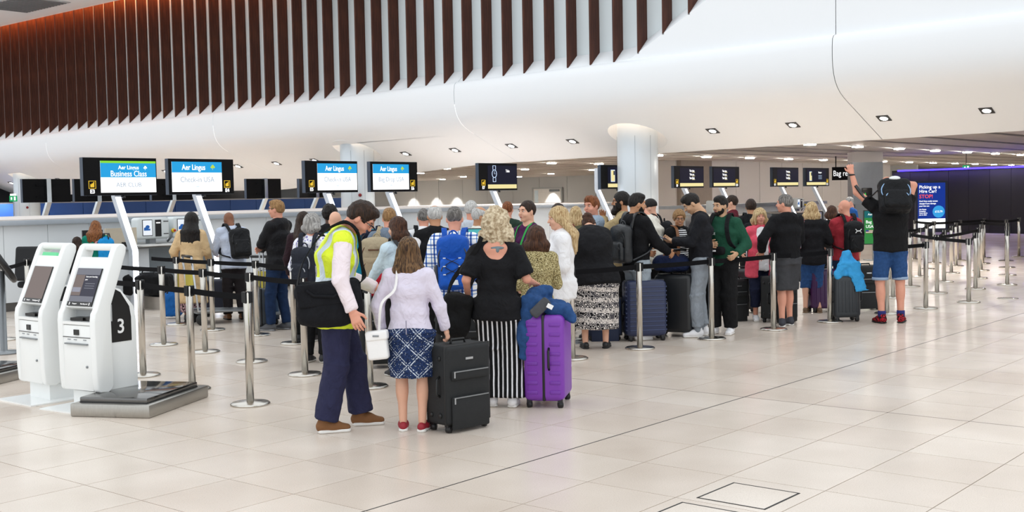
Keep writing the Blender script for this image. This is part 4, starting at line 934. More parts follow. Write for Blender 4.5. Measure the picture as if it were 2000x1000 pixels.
    for sx in (-1, 1):
        ball(H(sx * .031, .079, .008), (.013, .0085, .0062), 1); ball(H(sx * .031, .0858, .008), (.0068, .003, .006), 2); ball(H(sx * .032, .0895, .029), (.019, .006, .0045), 3, Rh @ rotm('Y', sx * 6))
    ball(H(0, .094, -.053), (.022, .0045, .0045), 4); ball(H(0, .0925, -.061), (.019, .006, .005), 4)
    if smile: ball(H(0, .096, -.057), (.018, .003, .003), 1)
    # ---- hands
    for sx, E, Wr, pal, cu in ((1, ER, WR, rpalm, curl[0]), (-1, EL, WL, lpalm, curl[1])):
        w = (Wr - E) / np.linalg.norm(Wr - E); nrm = np.array(pal if pal is not None else (-sx, .25, 0), float); nrm = nrm - w * (nrm @ w); nrm /= np.linalg.norm(nrm); sd = np.cross(w, nrm)
        if isinstance(cu, tuple): cu, thumb_sign = cu
        # thumb side: forwards / up
        ref = np.array([0, 1, .6]); sd = sd if sd @ ref > 0 else -sd
        Hd = SDF(); k_ = s * (.9 if fem else 1.0)
        Hd.cap(Wr - w * .03, Wr + w * .015 * k_, (.027 * k_, .02 * k_), (.03 * k_, .019 * k_), sd, .01); Hd.cap(Wr + w * .01 * k_, Wr + w * .075 * k_, (.032 * k_, .017 * k_), (.041 * k_, .015 * k_), sd, .012)
        Rw = lambda v, a: v * math.cos(math.radians(a)) + nrm * math.sin(math.radians(a)) if True else v
        for j, (ox, ln) in enumerate(((.031, .068), (.0105, .078), (-.0105, .072), (-.031, .056))):
            b0 = Wr + (w * (.082 - abs(ox) * .15) + sd * ox) * k_; b0 = b0; d1 = Rw(w, cu * .7 + j * 3); d2 = Rw(w, cu * 1.9 + j * 4); d3 = Rw(w, cu * 2.8 + j * 4); sp_ = sd * (ox * .9)
            p1 = b0 + (d1 * ln * .5 + sp_ * .12) * k_; p2 = p1 + d2 * ln * .32 * k_; p3 = p2 + d3 * ln * .22 * k_
            Hd.cap(b0 - w * .01, p1, .0098 * k_, .0088 * k_, k=.004); Hd.cap(p1, p2, .0088 * k_, .008 * k_, k=.003); Hd.cap(p2, p3, .008 * k_, .0068 * k_, k=.003)
        t0 = Wr + (w * .02 + sd * .028) * k_; t1 = t0 + (w * .6 + sd * .62 + nrm * .35) * .045 * k_; t2 = t1 + (w * .85 + sd * .25 + nrm * .4) * .035 * k_
        Hd.cap(t0, t1, .014 * k_, .0105 * k_, k=.008); Hd.cap(t1, t2, .0105 * k_, .008 * k_, k=.004)
        V, Q = Hd.arrays(.0058 if d < 10.5 else .0068); addarr(V, Q, 0)
    # ---- feet (bare part inside the shoe)
    me = arr_mesh('body', np.concatenate(Vs), np.concatenate(Qs), np.concatenate(Ms))
    hc = (hair or {}).get('c', 'brown')
    for m_ in (SK[skin], EYEW, IRIS, HR[brow or (hc if hc in HR else 'brown')], LIP): me.materials.append(m_)
    link('body', me, None, t)
    WN = [(.007, .075), (.0035, .03)]
    # ---- top
    if top:
        tk = top.get('type', 'long'); g = top.get('g', .016); S = SDF(); hem = top.get('hem', -.06); torso(S, g, hem)
        if hem < -.1: S.cap(tp(0, belly * .5, hem), tp(0, belly * .5, .02), ((rp_[0] + g + top.get('flare', 0)) * s, (rp_[1] + g + top.get('flare', 0) + .01) * s), ((rp_[0] + g) * s, (rp_[1] + g) * s), xr, .03, end=.12)
        f = {'tee': .62, 'long': 1.93, 'half': 1.1, 'none': 0, 'three': 1.6, 'puff': 1.0}[tk] if 'sl' not in top else top['sl']
        sg = top.get('sg', .014)
        for S0, E, Wr in ((SHr, ER, WR), (SHl, EL, WL)):
            if f <= 0: continue
            k_ = .9 if fem else 1
            if f <= 1: S.cap(S0, S0 + (E - S0) * f, (.054 * k_ + sg) * s, (.046 * k_ + sg + (.02 if tk == 'puff' else .008)) * s, k=.03, end=.2)
            else:
                S.cap(S0, E, (.052 * k_ + sg) * s, (.044 * k_ + sg) * s, k=.03); S.cap(E, E + (Wr - E) * min(1, f - 1), (.044 * k_ + sg) * s, (.033 * k_ + sg * .8) * s, k=.02, end=.2)
        if top.get('collar'): S.cap(tp(0, -.022, .485), tp(0, -.012, .535), .064 * s, .061 * s, k=.012, end=.25)
        if top.get('hood'): S.cap(tp(-.075, -.055, .50), tp(.075, -.055, .50), .05 * s, .05 * s, k=.03); S.ell(tp(0, -.085, .475), np.array([.115, .06, .085]) * s, T2, .03); S.cap(tp(-.07, .02, .5), tp(-.075, -.05, .51), .028 * s, .045 * s, k=.03); S.cap(tp(.07, .02, .5), tp(.075, -.05, .51), .028 * s, .045 * s, k=.03)
        for c_, r_ in top.get('cuts', ()): S.ell(tp(*c_), np.array(r_) * s, T2, .006, cut=True)
        sdf_obj(top.get('name', 'top'), S, res, top['m'], t, WN if top.get('wr', 1) else ())
    if 'vest' in (top or {}):
        v = top['vest']; S = SDF(); torso(S, v.get('g', .03), v.get('hem', -.08)); 
        for sx, q in ((1, SHr), (-1, SHl)): S.cap(q - xr * sx * .02, q + (ER if sx > 0 else EL) * 0 + np.array([0, 0, -.02]), .075 * s, .07 * s, k=.02, end=.3)
        if v.get('hem', 0) < -.1: S.cap(tp(0, belly * .5, v['hem']), tp(0, belly * .5, .02), ((rp_[0] + v['g'] + .01) * s, (rp_[1] + v['g'] + .02) * s), ((rp_[0] + v['g']) * s, (rp_[1] + v['g']) * s), xr, .03, end=.12)
        if v.get('open'):
            ow = v['open']; S.box(tp(0, .22, .2), (ow * s, .16 * s, .6 * s), .01, T, .01, cut=True)
        for q, E in ((SHr, ER), (SHl, EL)):
            if v.get('sl'): S.cap(q, E, .072 * s, .064 * s, k=.02); S.cap(E, E + ((WR if q is SHr else WL) - E) * v['sl'], .06 * s, .05 * s, k=.02, end=.2)
        sdf_obj(v.get('name', 'vest'), S, res, v['m'], t, WN)
    # ---- bottom
    if bottom:
        bt = bottom.get('type', 'trousers'); g = bottom.get('g', .014); S = SDF(); wz = bottom.get('waist', .1)
        if top and 'waist' not in bottom: wz = min(.1, top.get('hem', -.06) + .05)
        pw = lambda z: pel + Rt @ np.array([0, belly * .5, z]) * s
        if bt in ('skirt', 'dress'):
            hz = bottom['len']; r1 = bottom.get('r', (.21, .17)); mid = bottom.get('mid', None)
            S.cap(pw(wz), pw(min(-.06, wz - .05)), ((rw[0] + g) * s, (rw[1] + g) * s), ((hipw + g + .012) * s, (rp_[1] + g + .025) * s), Rt[:, 0], .03, end=.15)
            bo = bottom.get('off', (0, 0)); e_ = np.array([bo[0] * s, bo[1] * s, hz * s]); S.cap(pw(min(-.05, wz - .03)), e_, ((hipw + g + .012) * s, (rp_[1] + g + .025) * s), (r1[0] * s, r1[1] * s), Rt[:, 0], .05, end=.06)
        else:
            S.cap(pw(wz), pw(min(-.05, wz - .06)), ((rw[0] + g + .012) * s, (rw[1] + g) * s), ((hipw + g) * s, (rp_[1] + g + .008) * s), Rt[:, 0], .03, end=.15)
            if fem: 
                for sx in (-1, 1): S.ell(pw(-.065) + Rt @ np.array([sx * .07, -.043, 0]) * s, np.array([.08, .08, .08]) * s * bw ** .5, None, .04)
            fr = {'trousers': 1.97, 'shorts': .88, 'capri': 1.3, 'wide': 2.05, 'joggers': 1.88}[bt] if 'fr' not in bottom else bottom['fr']
            kr, ar = bottom.get('kr', .066), bottom.get('ar', .058)
            for hip, kn, an, fy in legs:
                r0 = (.092 * bw ** .5 + g) * s
                if fr <= 1: S.cap(hip, hip + (kn - hip) * fr, r0, (.078 * bw ** .5 + g + bottom.get('fl', .012)) * s, k=.04, end=.15)
                else:
                    S.cap(hip, kn, r0, (kr + g) * s, k=.04); f2 = fr - 1; e = kn + (an - kn) * f2 + (np.array([0, 0, 0]))
                    S.cap(kn, e, (kr + g) * s, (kr + (ar - kr) * min(1, f2) + g) * s, k=.03, end=.12)
                    if bt == 'joggers': S.cap(e, an, .05 * s, .047 * s, k=.01)
        sdf_obj(bottom.get('name', 'trousers'), S, res, bottom['m'], t, WN if bottom.get('wr', 1) else ())
    # ---- shoes
    if shoe is None: shoe = {'m': mat('plain_dark_shoe', '#26262a', .6), 'sole': mat('plain_sole', '#c9c6c0', .6)}
    for hip, kn, an, fy in legs:
        R = rotm('Z', fy); f0 = np.array([an[0], an[1], 0]); Fp = lambda x, y, z: f0 + R @ np.array([x, y, z]) * s
        S = SDF(); k_ = .92 if fem else 1.0
        S.cap(Fp(0, -.035, .045), Fp(0, .06, .05), (.037 * s, .04 * s), (.042 * s, .042 * s), R[:, 0], .02); S.cap(Fp(0, .05, .045), Fp(0.006, .155 * k_, .033), (.042 * s, .04 * s), (.040 * s, .024 * s), R[:, 0], .03)
        if not shoe.get('low'): S.cap(Fp(0, -.028, .05), Fp(0, -.01, .105), .038 * s, .042 * s, k=.02, end=.2)
        S.half(Fp(0, 0, .014), (0, 0, -1)); o = sdf_obj('shoe', S, .0075 if d < 12 else .01, shoe['m'], t)
        S = SDF(); S.cap(Fp(0, -.04, .013), Fp(0.006, .16 * k_, .013), (.043 * s, shoe.get('st', .015)), (.044 * s, shoe.get('st', .015)), R[:, 0], .01); S.half(Fp(0, 0, .0), (0, 0, -1)); sdf_obj('sole', S, .0085, shoe['sole'], o)
    # ---- hair
    if hair: do_hair(t, C, hair, s, H, Rh, T2, d)
    return C
def do_hair(t, C, hair, s, H, Rh, T2, d):
    st = hair['style']
    if st == 'bald': return
    m = HR[hair['c']] if hair['c'] in HR else MATS[hair['c']]; S = SDF(); v = hair.get('v', 0.0); res = .008 if d < 12 else .0095; noise = [(.004, .02)]
    r = lambda *q: np.array(q) * s
    dn = Rh @ np.array([0, 0, -1.0]); gd = np.array([0, 0, -1.0])
    def cap_shell(th, face=True, low=-.045, ear=True, hl=.05):
        S.ell(H(0, -.014, .031), r(.0755 + th, .094 + th, .093 + th), Rh, .01)
        if face: S.ell(H(0, .115, -.03), r(.085, .085, .03 + hl), Rh, .01, cut=True)
        S.ell(H(0, .06, -.115), r(.12, .105, .095), Rh, .01, cut=True)
        if low is not None: S.box(H(0, 0, low - .1), r(.2, .2, .1), .005, Rh, .008, cut=True)
        if ear:
            for sx in (-1, 1): S.ell(H(sx * .09, .0, -.02), r(.03, .026, .038), Rh, .008, cut=True)
    if st == 'short': cap_shell(.009 + v, hl=hair.get('hl', .066))
    elif st == 'fade':
        cap_shell(.006, hl=.07); S.ell(H(0, .012, .088), r(.066, .085, .042 + v), Rh, .015)
    elif st == 'quiff': cap_shell(.010, hl=.074); S.ell(H(0, .03, .092), r(.066, .075, .04 + v), Rh, .02); noise = [(.006, .02)]
    elif st == 'crop': cap_shell(.004, hl=.075)
    elif st == 'horseshoe':
        cap_shell(.009); S.ell(H(0, .02, .11), r(.065, .095, .062), Rh, .01, cut=True)
    elif st == 'afro': S.ell(H(0, -.02, .04), r(.105, .115, .12), Rh, .01); S.ell(H(0, .13, -.04), r(.085, .08, .1), Rh, .01, cut=True); noise = [(.01, .02)]
    elif st in ('bob', 'long', 'curly', 'halfup'):
        th = {'bob': .016, 'long': .014, 'curly': .03, 'halfup': .012}[st] + v; cap_shell(th, low=None, ear=False, hl=.045)
        L = hair.get('len', .2); sw = hair.get('w', .075); bk = hair.get('back', .03)
        bs = H(0, -.06, -.02)
        for j, ox in enumerate(np.linspace(-1, 1, 7)):
            a = H(ox * .062, -.055 + abs(ox) * .045, .0); e = a + gd * (L + .03 * math.sin(j * 2.1)) * s + Rh @ (np.array([ox * (sw - .06), -bk - abs(ox) * .0, 0]) * s)
            mid = (a + e) / 2 + Rh @ (np.array([ox * .02, -hair.get('mid', .015), 0]) * s)
            S.cap(a, mid, (.04 * s, .035 * s), (.042 * s, .035 * s), Rh[:, 0], .03); S.cap(mid, e, (.042 * s, .033 * s), (hair.get('tip', .022) * s, .012 * s), Rh[:, 0], .03)
        if hair.get('front'):
            for sx in (-1, 1):
                a = H(sx * .07, .03, .03); e = H(sx * .075, .035, -.05) + gd * hair['front'] * s; S.cap(a, e, .022 * s, .018 * s, k=.02)
        noise = [(.013, .03), (.009, .014)] if st == 'curly' else [(.0035, (.012, .012, .2)), (.002, .03)]
        if st == 'halfup': S.ell(H(0, -.10, .05), r(.035, .03, .04), Rh, .01)
    elif st == 'bun':
        cap_shell(.013, low=-.06, ear=False); S.ell(H(0, -.10, .06), r(.06, .055, .055), Rh, .015); noise = [(.009, .025)]
    elif st == 'beanie':
        S.ell(H(0, -.016, .05), r(.09, .106, .095), Rh, .01); S.box(H(0, 0, -.085), r(.2, .2, .1), .005, Rh, .006, cut=True); S.cap(H(0, -.012, .02), H(0, -.012, .04), (.088 * s, .105 * s), (.088 * s, .105 * s), Rh[:, 0], .008, end=.1); noise = [(.002, .01)]
    o = sdf_obj(hair.get('name', 'hair' if st != 'beanie' else 'beanie'), S, res, m, t, noise)
    if hair.get('beard'):
        B = SDF(); bd = hair['beard']; bm = HR[hair.get('bc', hair['c'])]
        e = .0035 + bd * .25
        B.ell(H(0, .018, -.03), r(.064 + e, .072 + e, .075 + e), Rh, .01); B.cap(H(0, .02, -.06), H(0, .062 + bd * .5, -.092 - bd * .7), ((.050 + e) * s, (.038 + e) * s), ((.027 + e + bd * .3) * s, (.019 + e + bd * .2) * s), Rh[:, 0], .03)
        B.ell(H(0, .085, .005), r(.062, .07, .045), Rh, .008, cut=True); B.ell(H(0, .105, -.057), r(.024, .03, .0085), Rh, .003, cut=True); B.box(H(0, 0, .08), r(.2, .3, .09), .005, Rh @ rotm('X', 8), .008, cut=True); B.ell(H(0, -.065, -.03), r(.12, .072, .2), Rh, .006, cut=True)
        sdf_obj('beard', B, .0065 if d < 12 else .008, bm, t, [(.003 + bd * .08, .015)])
    if hair.get('glasses'):
        g = MB(); gm = mat('spectacle_frame', '#17161a', .3)
        for sx in (-1, 1):
            c = np.array([sx * .034, .101, .006]); g.tube([tuple(H(c[0] + .023 * math.cos(a), c[1] - abs(.023 * math.cos(a)) * .15, c[2] + .017 * math.sin(a))) for a in np.linspace(0, 6.2832, 14, endpoint=False)], .0022 * s, 5, closed=True)
            g.tube([tuple(H(sx * .058, .098, .012)), tuple(H(sx * .077, .06, .014)), tuple(H(sx * .083, -.01, .012))], .0028 * s, 5)
        g.tube([tuple(H(-.011, .1, .01)), tuple(H(.011, .1, .01))], .0022 * s, 5); g.build('glasses', gm, t)
    if hair.get('shades'):
        g = MB(); g.tube([tuple(H(x, .03 + .04 * math.cos(x * 18), .105)) for x in np.linspace(-.08, .08, 9)], .009 * s, 6); g.build('sunglasses', mat('shades_dark', '#2a2630', .2), t)
# ---- cloth patterns
def pat_base(name, rough=.85):
    m, nt, b = nodes_of(name); b.inputs['Roughness'].default_value = rough; b.inputs['Specular IOR Level'].default_value = .2; MATS[name] = m; fold_bump(m); return m, nt, b
def stripes(name, c1, c2, axis, period, duty, rot=0.0):
    m, nt, b = pat_base(name); v = coords(nt, 'Object', (1, 1, 1), (0, 0, rot)); nz = N(nt, 'ShaderNodeTexNoise', i_Scale=5.0); nt.links.new(v, nz.inputs['Vector'])
    sx = nt.nodes.new('ShaderNodeSeparateXYZ'); nt.links.new(v, sx.inputs[0])
    a = N(nt, 'ShaderNodeMath', operation='MULTIPLY_ADD'); a.inputs[1].default_value = 1 / period; nt.links.new(sx.outputs['XYZ'.index(axis)], a.inputs[0])
    k = N(nt, 'ShaderNodeMath', operation='MULTIPLY'); k.inputs[1].default_value = .25; nt.links.new(nz.outputs['Fac'], k.inputs[0]); nt.links.new(k.outputs[0], a.inputs[2])
    f = N(nt, 'ShaderNodeMath', operation='FRACT'); nt.links.new(a.outputs[0], f.inputs[0])
    nt.links.new(ramp(nt, f.outputs[0], [(0, c2), (duty, c1)], 'CONSTANT'), b.inputs['Base Color']); return m
def plaid(name, base, c1, c2, period):
    m, nt, b = pat_base(name); v = coords(nt, 'Object'); sx = nt.nodes.new('ShaderNodeSeparateXYZ'); nt.links.new(v, sx.inputs[0]); outs = []
    for ax in (0, 2):
        a = N(nt, 'ShaderNodeMath', operation='MULTIPLY'); a.inputs[1].default_value = 1 / period; nt.links.new(sx.outputs[ax], a.inputs[0]); f = N(nt, 'ShaderNodeMath', operation='FRACT'); nt.links.new(a.outputs[0], f.inputs[0])
        outs.append(ramp(nt, f.outputs[0], [(0, '#ffffff'), (.38, c1), (.5, '#ffffff'), (.72, c2), (.86, c1), (.92, '#ffffff')], 'CONSTANT'))
    mx = N(nt, 'ShaderNodeMix', data_type='RGBA', blend_type='MULTIPLY'); mx.inputs['Factor'].default_value = .85; nt.links.new(outs[0], mx.inputs['A']); nt.links.new(outs[1], mx.inputs['B']); nt.links.new(mx.outputs['Result'], b.inputs['Base Color']); return m
def blotch(name, stops, scale, kind='noise', stretch=(1, 1, 1)):
    m, nt, b = pat_base(name); v = coords(nt, 'Object', stretch)
    if kind == 'noise': n1 = N(nt, 'ShaderNodeTexNoise', i_Scale=scale, i_Detail=2.0); out = n1.outputs['Fac']
    else: n1 = N(nt, 'ShaderNodeTexVoronoi', i_Scale=scale, feature='DISTANCE_TO_EDGE' if kind == 'edge' else 'F1'); out = n1.outputs['Distance']
    nt.links.new(v, n1.inputs['Vector']); nt.links.new(ramp(nt, out, stops, 'CONSTANT'), b.inputs['Base Color']); return m
def banded_print(name):
    m, nt, b = pat_base(name); v = coords(nt, 'Object'); sx = nt.nodes.new('ShaderNodeSeparateXYZ'); nt.links.new(v, sx.inputs[0])
    a = N(nt, 'ShaderNodeMath', operation='MULTIPLY_ADD'); a.inputs[1].default_value = 1 / .115; nt.links.new(sx.outputs[2], a.inputs[0]); k = N(nt, 'ShaderNodeMath', operation='MULTIPLY'); k.inputs[1].default_value = .5; nt.links.new(sx.outputs[0], k.inputs[0]); nt.links.new(k.outputs[0], a.inputs[2])
    f = N(nt, 'ShaderNodeMath', operation='FRACT'); nt.links.new(a.outputs[0], f.inputs[0])
    vo = N(nt, 'ShaderNodeTexVoronoi', i_Scale=26.0); nt.links.new(v, vo.inputs['Vector']); c1 = ramp(nt, vo.outputs['Distance'], [(0, '#e2dad4'), (.3, '#17161a'), (.52, '#e2dad4'), (.6, '#4b484c')], 'CONSTANT')
    n2 = N(nt, 'ShaderNodeTexNoise', i_Scale=55.0); nt.links.new(v, n2.inputs['Vector']); c2 = ramp(nt, n2.outputs['Fac'], [(0, '#3a383c'), (.42, '#d8cfc8'), (.6, '#8a8584')], 'CONSTANT')
    mk = ramp(nt, f.outputs[0], [(0, '#000000'), (.58, '#ffffff')], 'CONSTANT'); mx = N(nt, 'ShaderNodeMix', data_type='RGBA'); nt.links.new(mk, mx.inputs['Factor']); nt.links.new(c1, mx.inputs['A']); nt.links.new(c2, mx.inputs['B']); nt.links.new(mx.outputs['Result'], b.inputs['Base Color']); return m
def bandana(name):
    m, nt, b = pat_base(name); v = coords(nt, 'Object', (1, 1, 1), (0, math.radians(45), 0)); br = N(nt, 'ShaderNodeTexChecker', i_Scale=11.0)
    sx = nt.nodes.new('ShaderNodeSeparateXYZ'); nt.links.new(v, sx.inputs[0]); outs = []
    for ax in (0, 2):
        a = N(nt, 'ShaderNodeMath', operation='MULTIPLY'); a.inputs[1].default_value = 1 / .11; nt.links.new(sx.outputs[ax], a.inputs[0]); f = N(nt, 'ShaderNodeMath', operation='FRACT'); nt.links.new(a.outputs[0], f.inputs[0]); outs.append(ramp(nt, f.outputs[0], [(0, '#000000'), (.06, '#ffffff'), (.12, '#000000'), (.22, '#ffffff'), (.26, '#000000')], 'CONSTANT'))
    n2 = N(nt, 'ShaderNodeTexVoronoi', i_Scale=70.0); nt.links.new(v, n2.inputs['Vector']); sp = ramp(nt, n2.outputs['Distance'], [(0, '#aeb9cc'), (.2, '#1a2746'), (.5, '#22345c')], 'CONSTANT')
    mx = N(nt, 'ShaderNodeMix', data_type='RGBA', blend_type='LIGHTEN'); mx.inputs['Factor'].default_value = 1; nt.links.new(outs[0], mx.inputs['A']); nt.links.new(outs[1], mx.inputs['B'])
    dots = N(nt, 'ShaderNodeTexNoise', i_Scale=90.0); nt.links.new(v, dots.inputs['Vector']); dk = ramp(nt, dots.outputs['Fac'], [(0, '#000000'), (.47, '#ffffff')], 'CONSTANT')
    ml = N(nt, 'ShaderNodeMix', data_type='RGBA', blend_type='MULTIPLY'); ml.inputs['Factor'].default_value = 1; nt.links.new(mx.outputs['Result'], ml.inputs['A']); nt.links.new(dk, ml.inputs['B'])
    fi = N(nt, 'ShaderNodeMix', data_type='RGBA'); nt.links.new(ml.outputs['Result'], fi.inputs['Factor']); nt.links.new(sp, fi.inputs['A']); fi.inputs['B'].default_value = (*srgb('#cdd5e0'), 1); nt.links.new(fi.outputs['Result'], b.inputs['Base Color']); return m
def hivis(name):
    m, nt, b = pat_base(name, .6); v = coords(nt, 'Object'); sx = nt.nodes.new('ShaderNodeSeparateXYZ'); nt.links.new(v, sx.inputs[0])
    mr = N(nt, 'ShaderNodeMapRange'); mr.inputs['From Min'].default_value = .8; mr.inputs['From Max'].default_value = 1.6; nt.links.new(sx.outputs[2], mr.inputs['Value'])
    lz = ramp(nt, mr.outputs['Result'], [(0, '#dff03a'), (.16, '#d9e6ee'), (.235, '#dff03a'), (.34, '#d9e6ee'), (.415, '#dff03a')], 'CONSTANT')
    ab = N(nt, 'ShaderNodeMath', operation='ABSOLUTE'); nt.links.new(sx.outputs[0], ab.inputs[0]); c2 = ramp(nt, ab.outputs[0], [(0, '#000000'), (.085, '#ffffff'), (.145, '#000000')], 'CONSTANT')
    gt = N(nt, 'ShaderNodeMath', operation='GREATER_THAN'); gt.inputs[1].default_value = .415; nt.links.new(mr.outputs['Result'], gt.inputs[0]); mu = N(nt, 'ShaderNodeMath', operation='MULTIPLY'); nt.links.new(c2, mu.inputs[0]); nt.links.new(gt.outputs[0], mu.inputs[1])
    mx = N(nt, 'ShaderNodeMix', data_type='RGBA'); nt.links.new(mu.outputs[0], mx.inputs['Factor']); nt.links.new(lz, mx.inputs['A']); mx.inputs['B'].default_value = (*srgb('#d9e6ee'), 1); nt.links.new(mx.outputs['Result'], b.inputs['Base Color'])
    return m
# ------------------------------------------------------------------ luggage
def XD(x, d): return W2((x - 1000) / FPX * d, d)
def HT(x, y, d): return PD(x, y, d).z
def FT(x, y): p = G(x, y); return (p.x, p.y)
def holder(C, name, label, cat): return thing(name, label, cat, (C.pos[0], C.pos[1], 0), C.t.rotation_euler[2])
def strap(pts, m, parent, w=.02, th=.004, name='strap', up=None):
    pts = [Vector(p) for p in pts]; P = []
    for i in range(len(pts) - 1):
        p0, p1, p2, p3 = pts[max(0, i - 1)], pts[i], pts[i + 1], pts[min(len(pts) - 1, i + 2)]
        for k in range(5):
            u = k / 5; P.append(.5 * ((2 * p1) + (p2 - p0) * u + (2 * p0 - 5 * p1 + 4 * p2 - p3) * u * u + (3 * p1 - p0 - 3 * p2 + p3) * u ** 3))
    P.append(pts[-1]); b = MB(); c = sum(P, Vector()) / len(P); vs, fs = [], []
    for i, p in enumerate(P):
        a, b_ = P[max(0, i - 1)], P[min(len(P) - 1, i + 1)]; t = (b_ - a).normalized(); out = (p - c) if up is None else Vector(up); x = t.cross(out); x = x.normalized() if x.length > 1e-5 else Vector((1, 0, 0)); o = x.cross(t).normalized()
        vs += [p + x * w + o * th, p - x * w + o * th, p - x * w - o * th, p + x * w - o * th]
    for i in range(len(P) - 1):
        for k in range(4): fs.append((i * 4 + k, i * 4 + (k + 1) % 4, i * 4 + 4 + (k + 1) % 4, i * 4 + 4 + k))
    fs += [(3, 2, 1, 0), tuple(len(vs) - 4 + k for k in range(4))]
    return MB().add(vs, fs, 0, False).build(name, m, parent)
def backpack(C, label, m, w=.30, h=.46, dp=.16, z=.27, dx=0.0, dy=0.0, pm=None, trim=None, sm=None, tilt=0, straps=(1, 1), kind=''):
    t = holder(C, 'backpack', label, 'backpack'); s = C.s; T = C.T2 @ rotm('X', tilt); sm = sm or m; pm = pm or m; trim = trim or m_blk
    yb = -(C.rad[2][1] + .03 + dp / 2) + dy; c = C.tp(dx, yb, z); P = lambda x, y, zz: c + T @ (np.array([x, y, zz]) * s)
    S = SDF(); S.box(c, (w / 2 * s, dp / 2 * s, h / 2 * s), .055 * s, T, .02); S.ell(P(0, -.01, h * .35), np.array([w * .46, dp * .5, h * .2]) * s, T, .04)
    sdf_obj('main_compartment', S, .012, m, t, [(.006, .08)])
    S = SDF(); S.box(P(0, -dp / 2 - .005, -h * .17), (w * .4 * s, .045 * s, h * .27 * s), .04 * s, T, .01); o = sdf_obj('front_pocket', S, .011, pm, t, [(.004, .06)])
    b = MB(); n = 16
    b.tube([tuple(P(w * .36 * math.cos(a), -dp / 2 - .052 + .012 * math.sin(a), -h * .17 + h * .2 * math.sin(a))) for a in np.linspace(.2, math.pi - .2, n)], .006 * s, 6); b.build('pocket_zip', trim, o)
    b = MB(); b.tube([tuple(P(w * .46 * math.cos(a), -dp * .47, h * .08 + h * .34 * math.sin(a))) for a in np.linspace(-.4, math.pi + .4, n)], .007 * s, 6); b.build('main_zip', trim, t)
    b = MB(); b.tube([tuple(P(.045 * math.cos(a), dp * .2, h * .5 + .06 * math.sin(a))) for a in np.linspace(0, math.pi, 8)], .008 * s, 6); b.build('grab_loop', sm, t)
    for sx, on in zip((1, -1), straps):
        if on:
            g = .036; q = [C.tp(dx * .5 + sx * .085, yb + dp / 2, z + h * .42), C.tp(sx * .095, -.10, .545), C.tp(sx * .105, -.01, .575), C.tp(sx * .11, .09, .5), C.tp(sx * .125, C.rad[2][1] + g, .38), C.tp(sx * .15, C.rad[2][1] + g - .03, .22), C.tp(sx * (C.rad[1][0] + .05), 0, .1), C.tp(dx * .5 + sx * .12, yb + dp / 2, z - h * .42)]
            strap([tuple(v) for v in q], sm, t, .026 * s, .007, 'shoulder_strap')
    return t, P, s
m_wheel = mat('wheel_black', '#131315', .5); m_alu = mat('handle_aluminium', '#b9bcc0', .3, metal=.9)
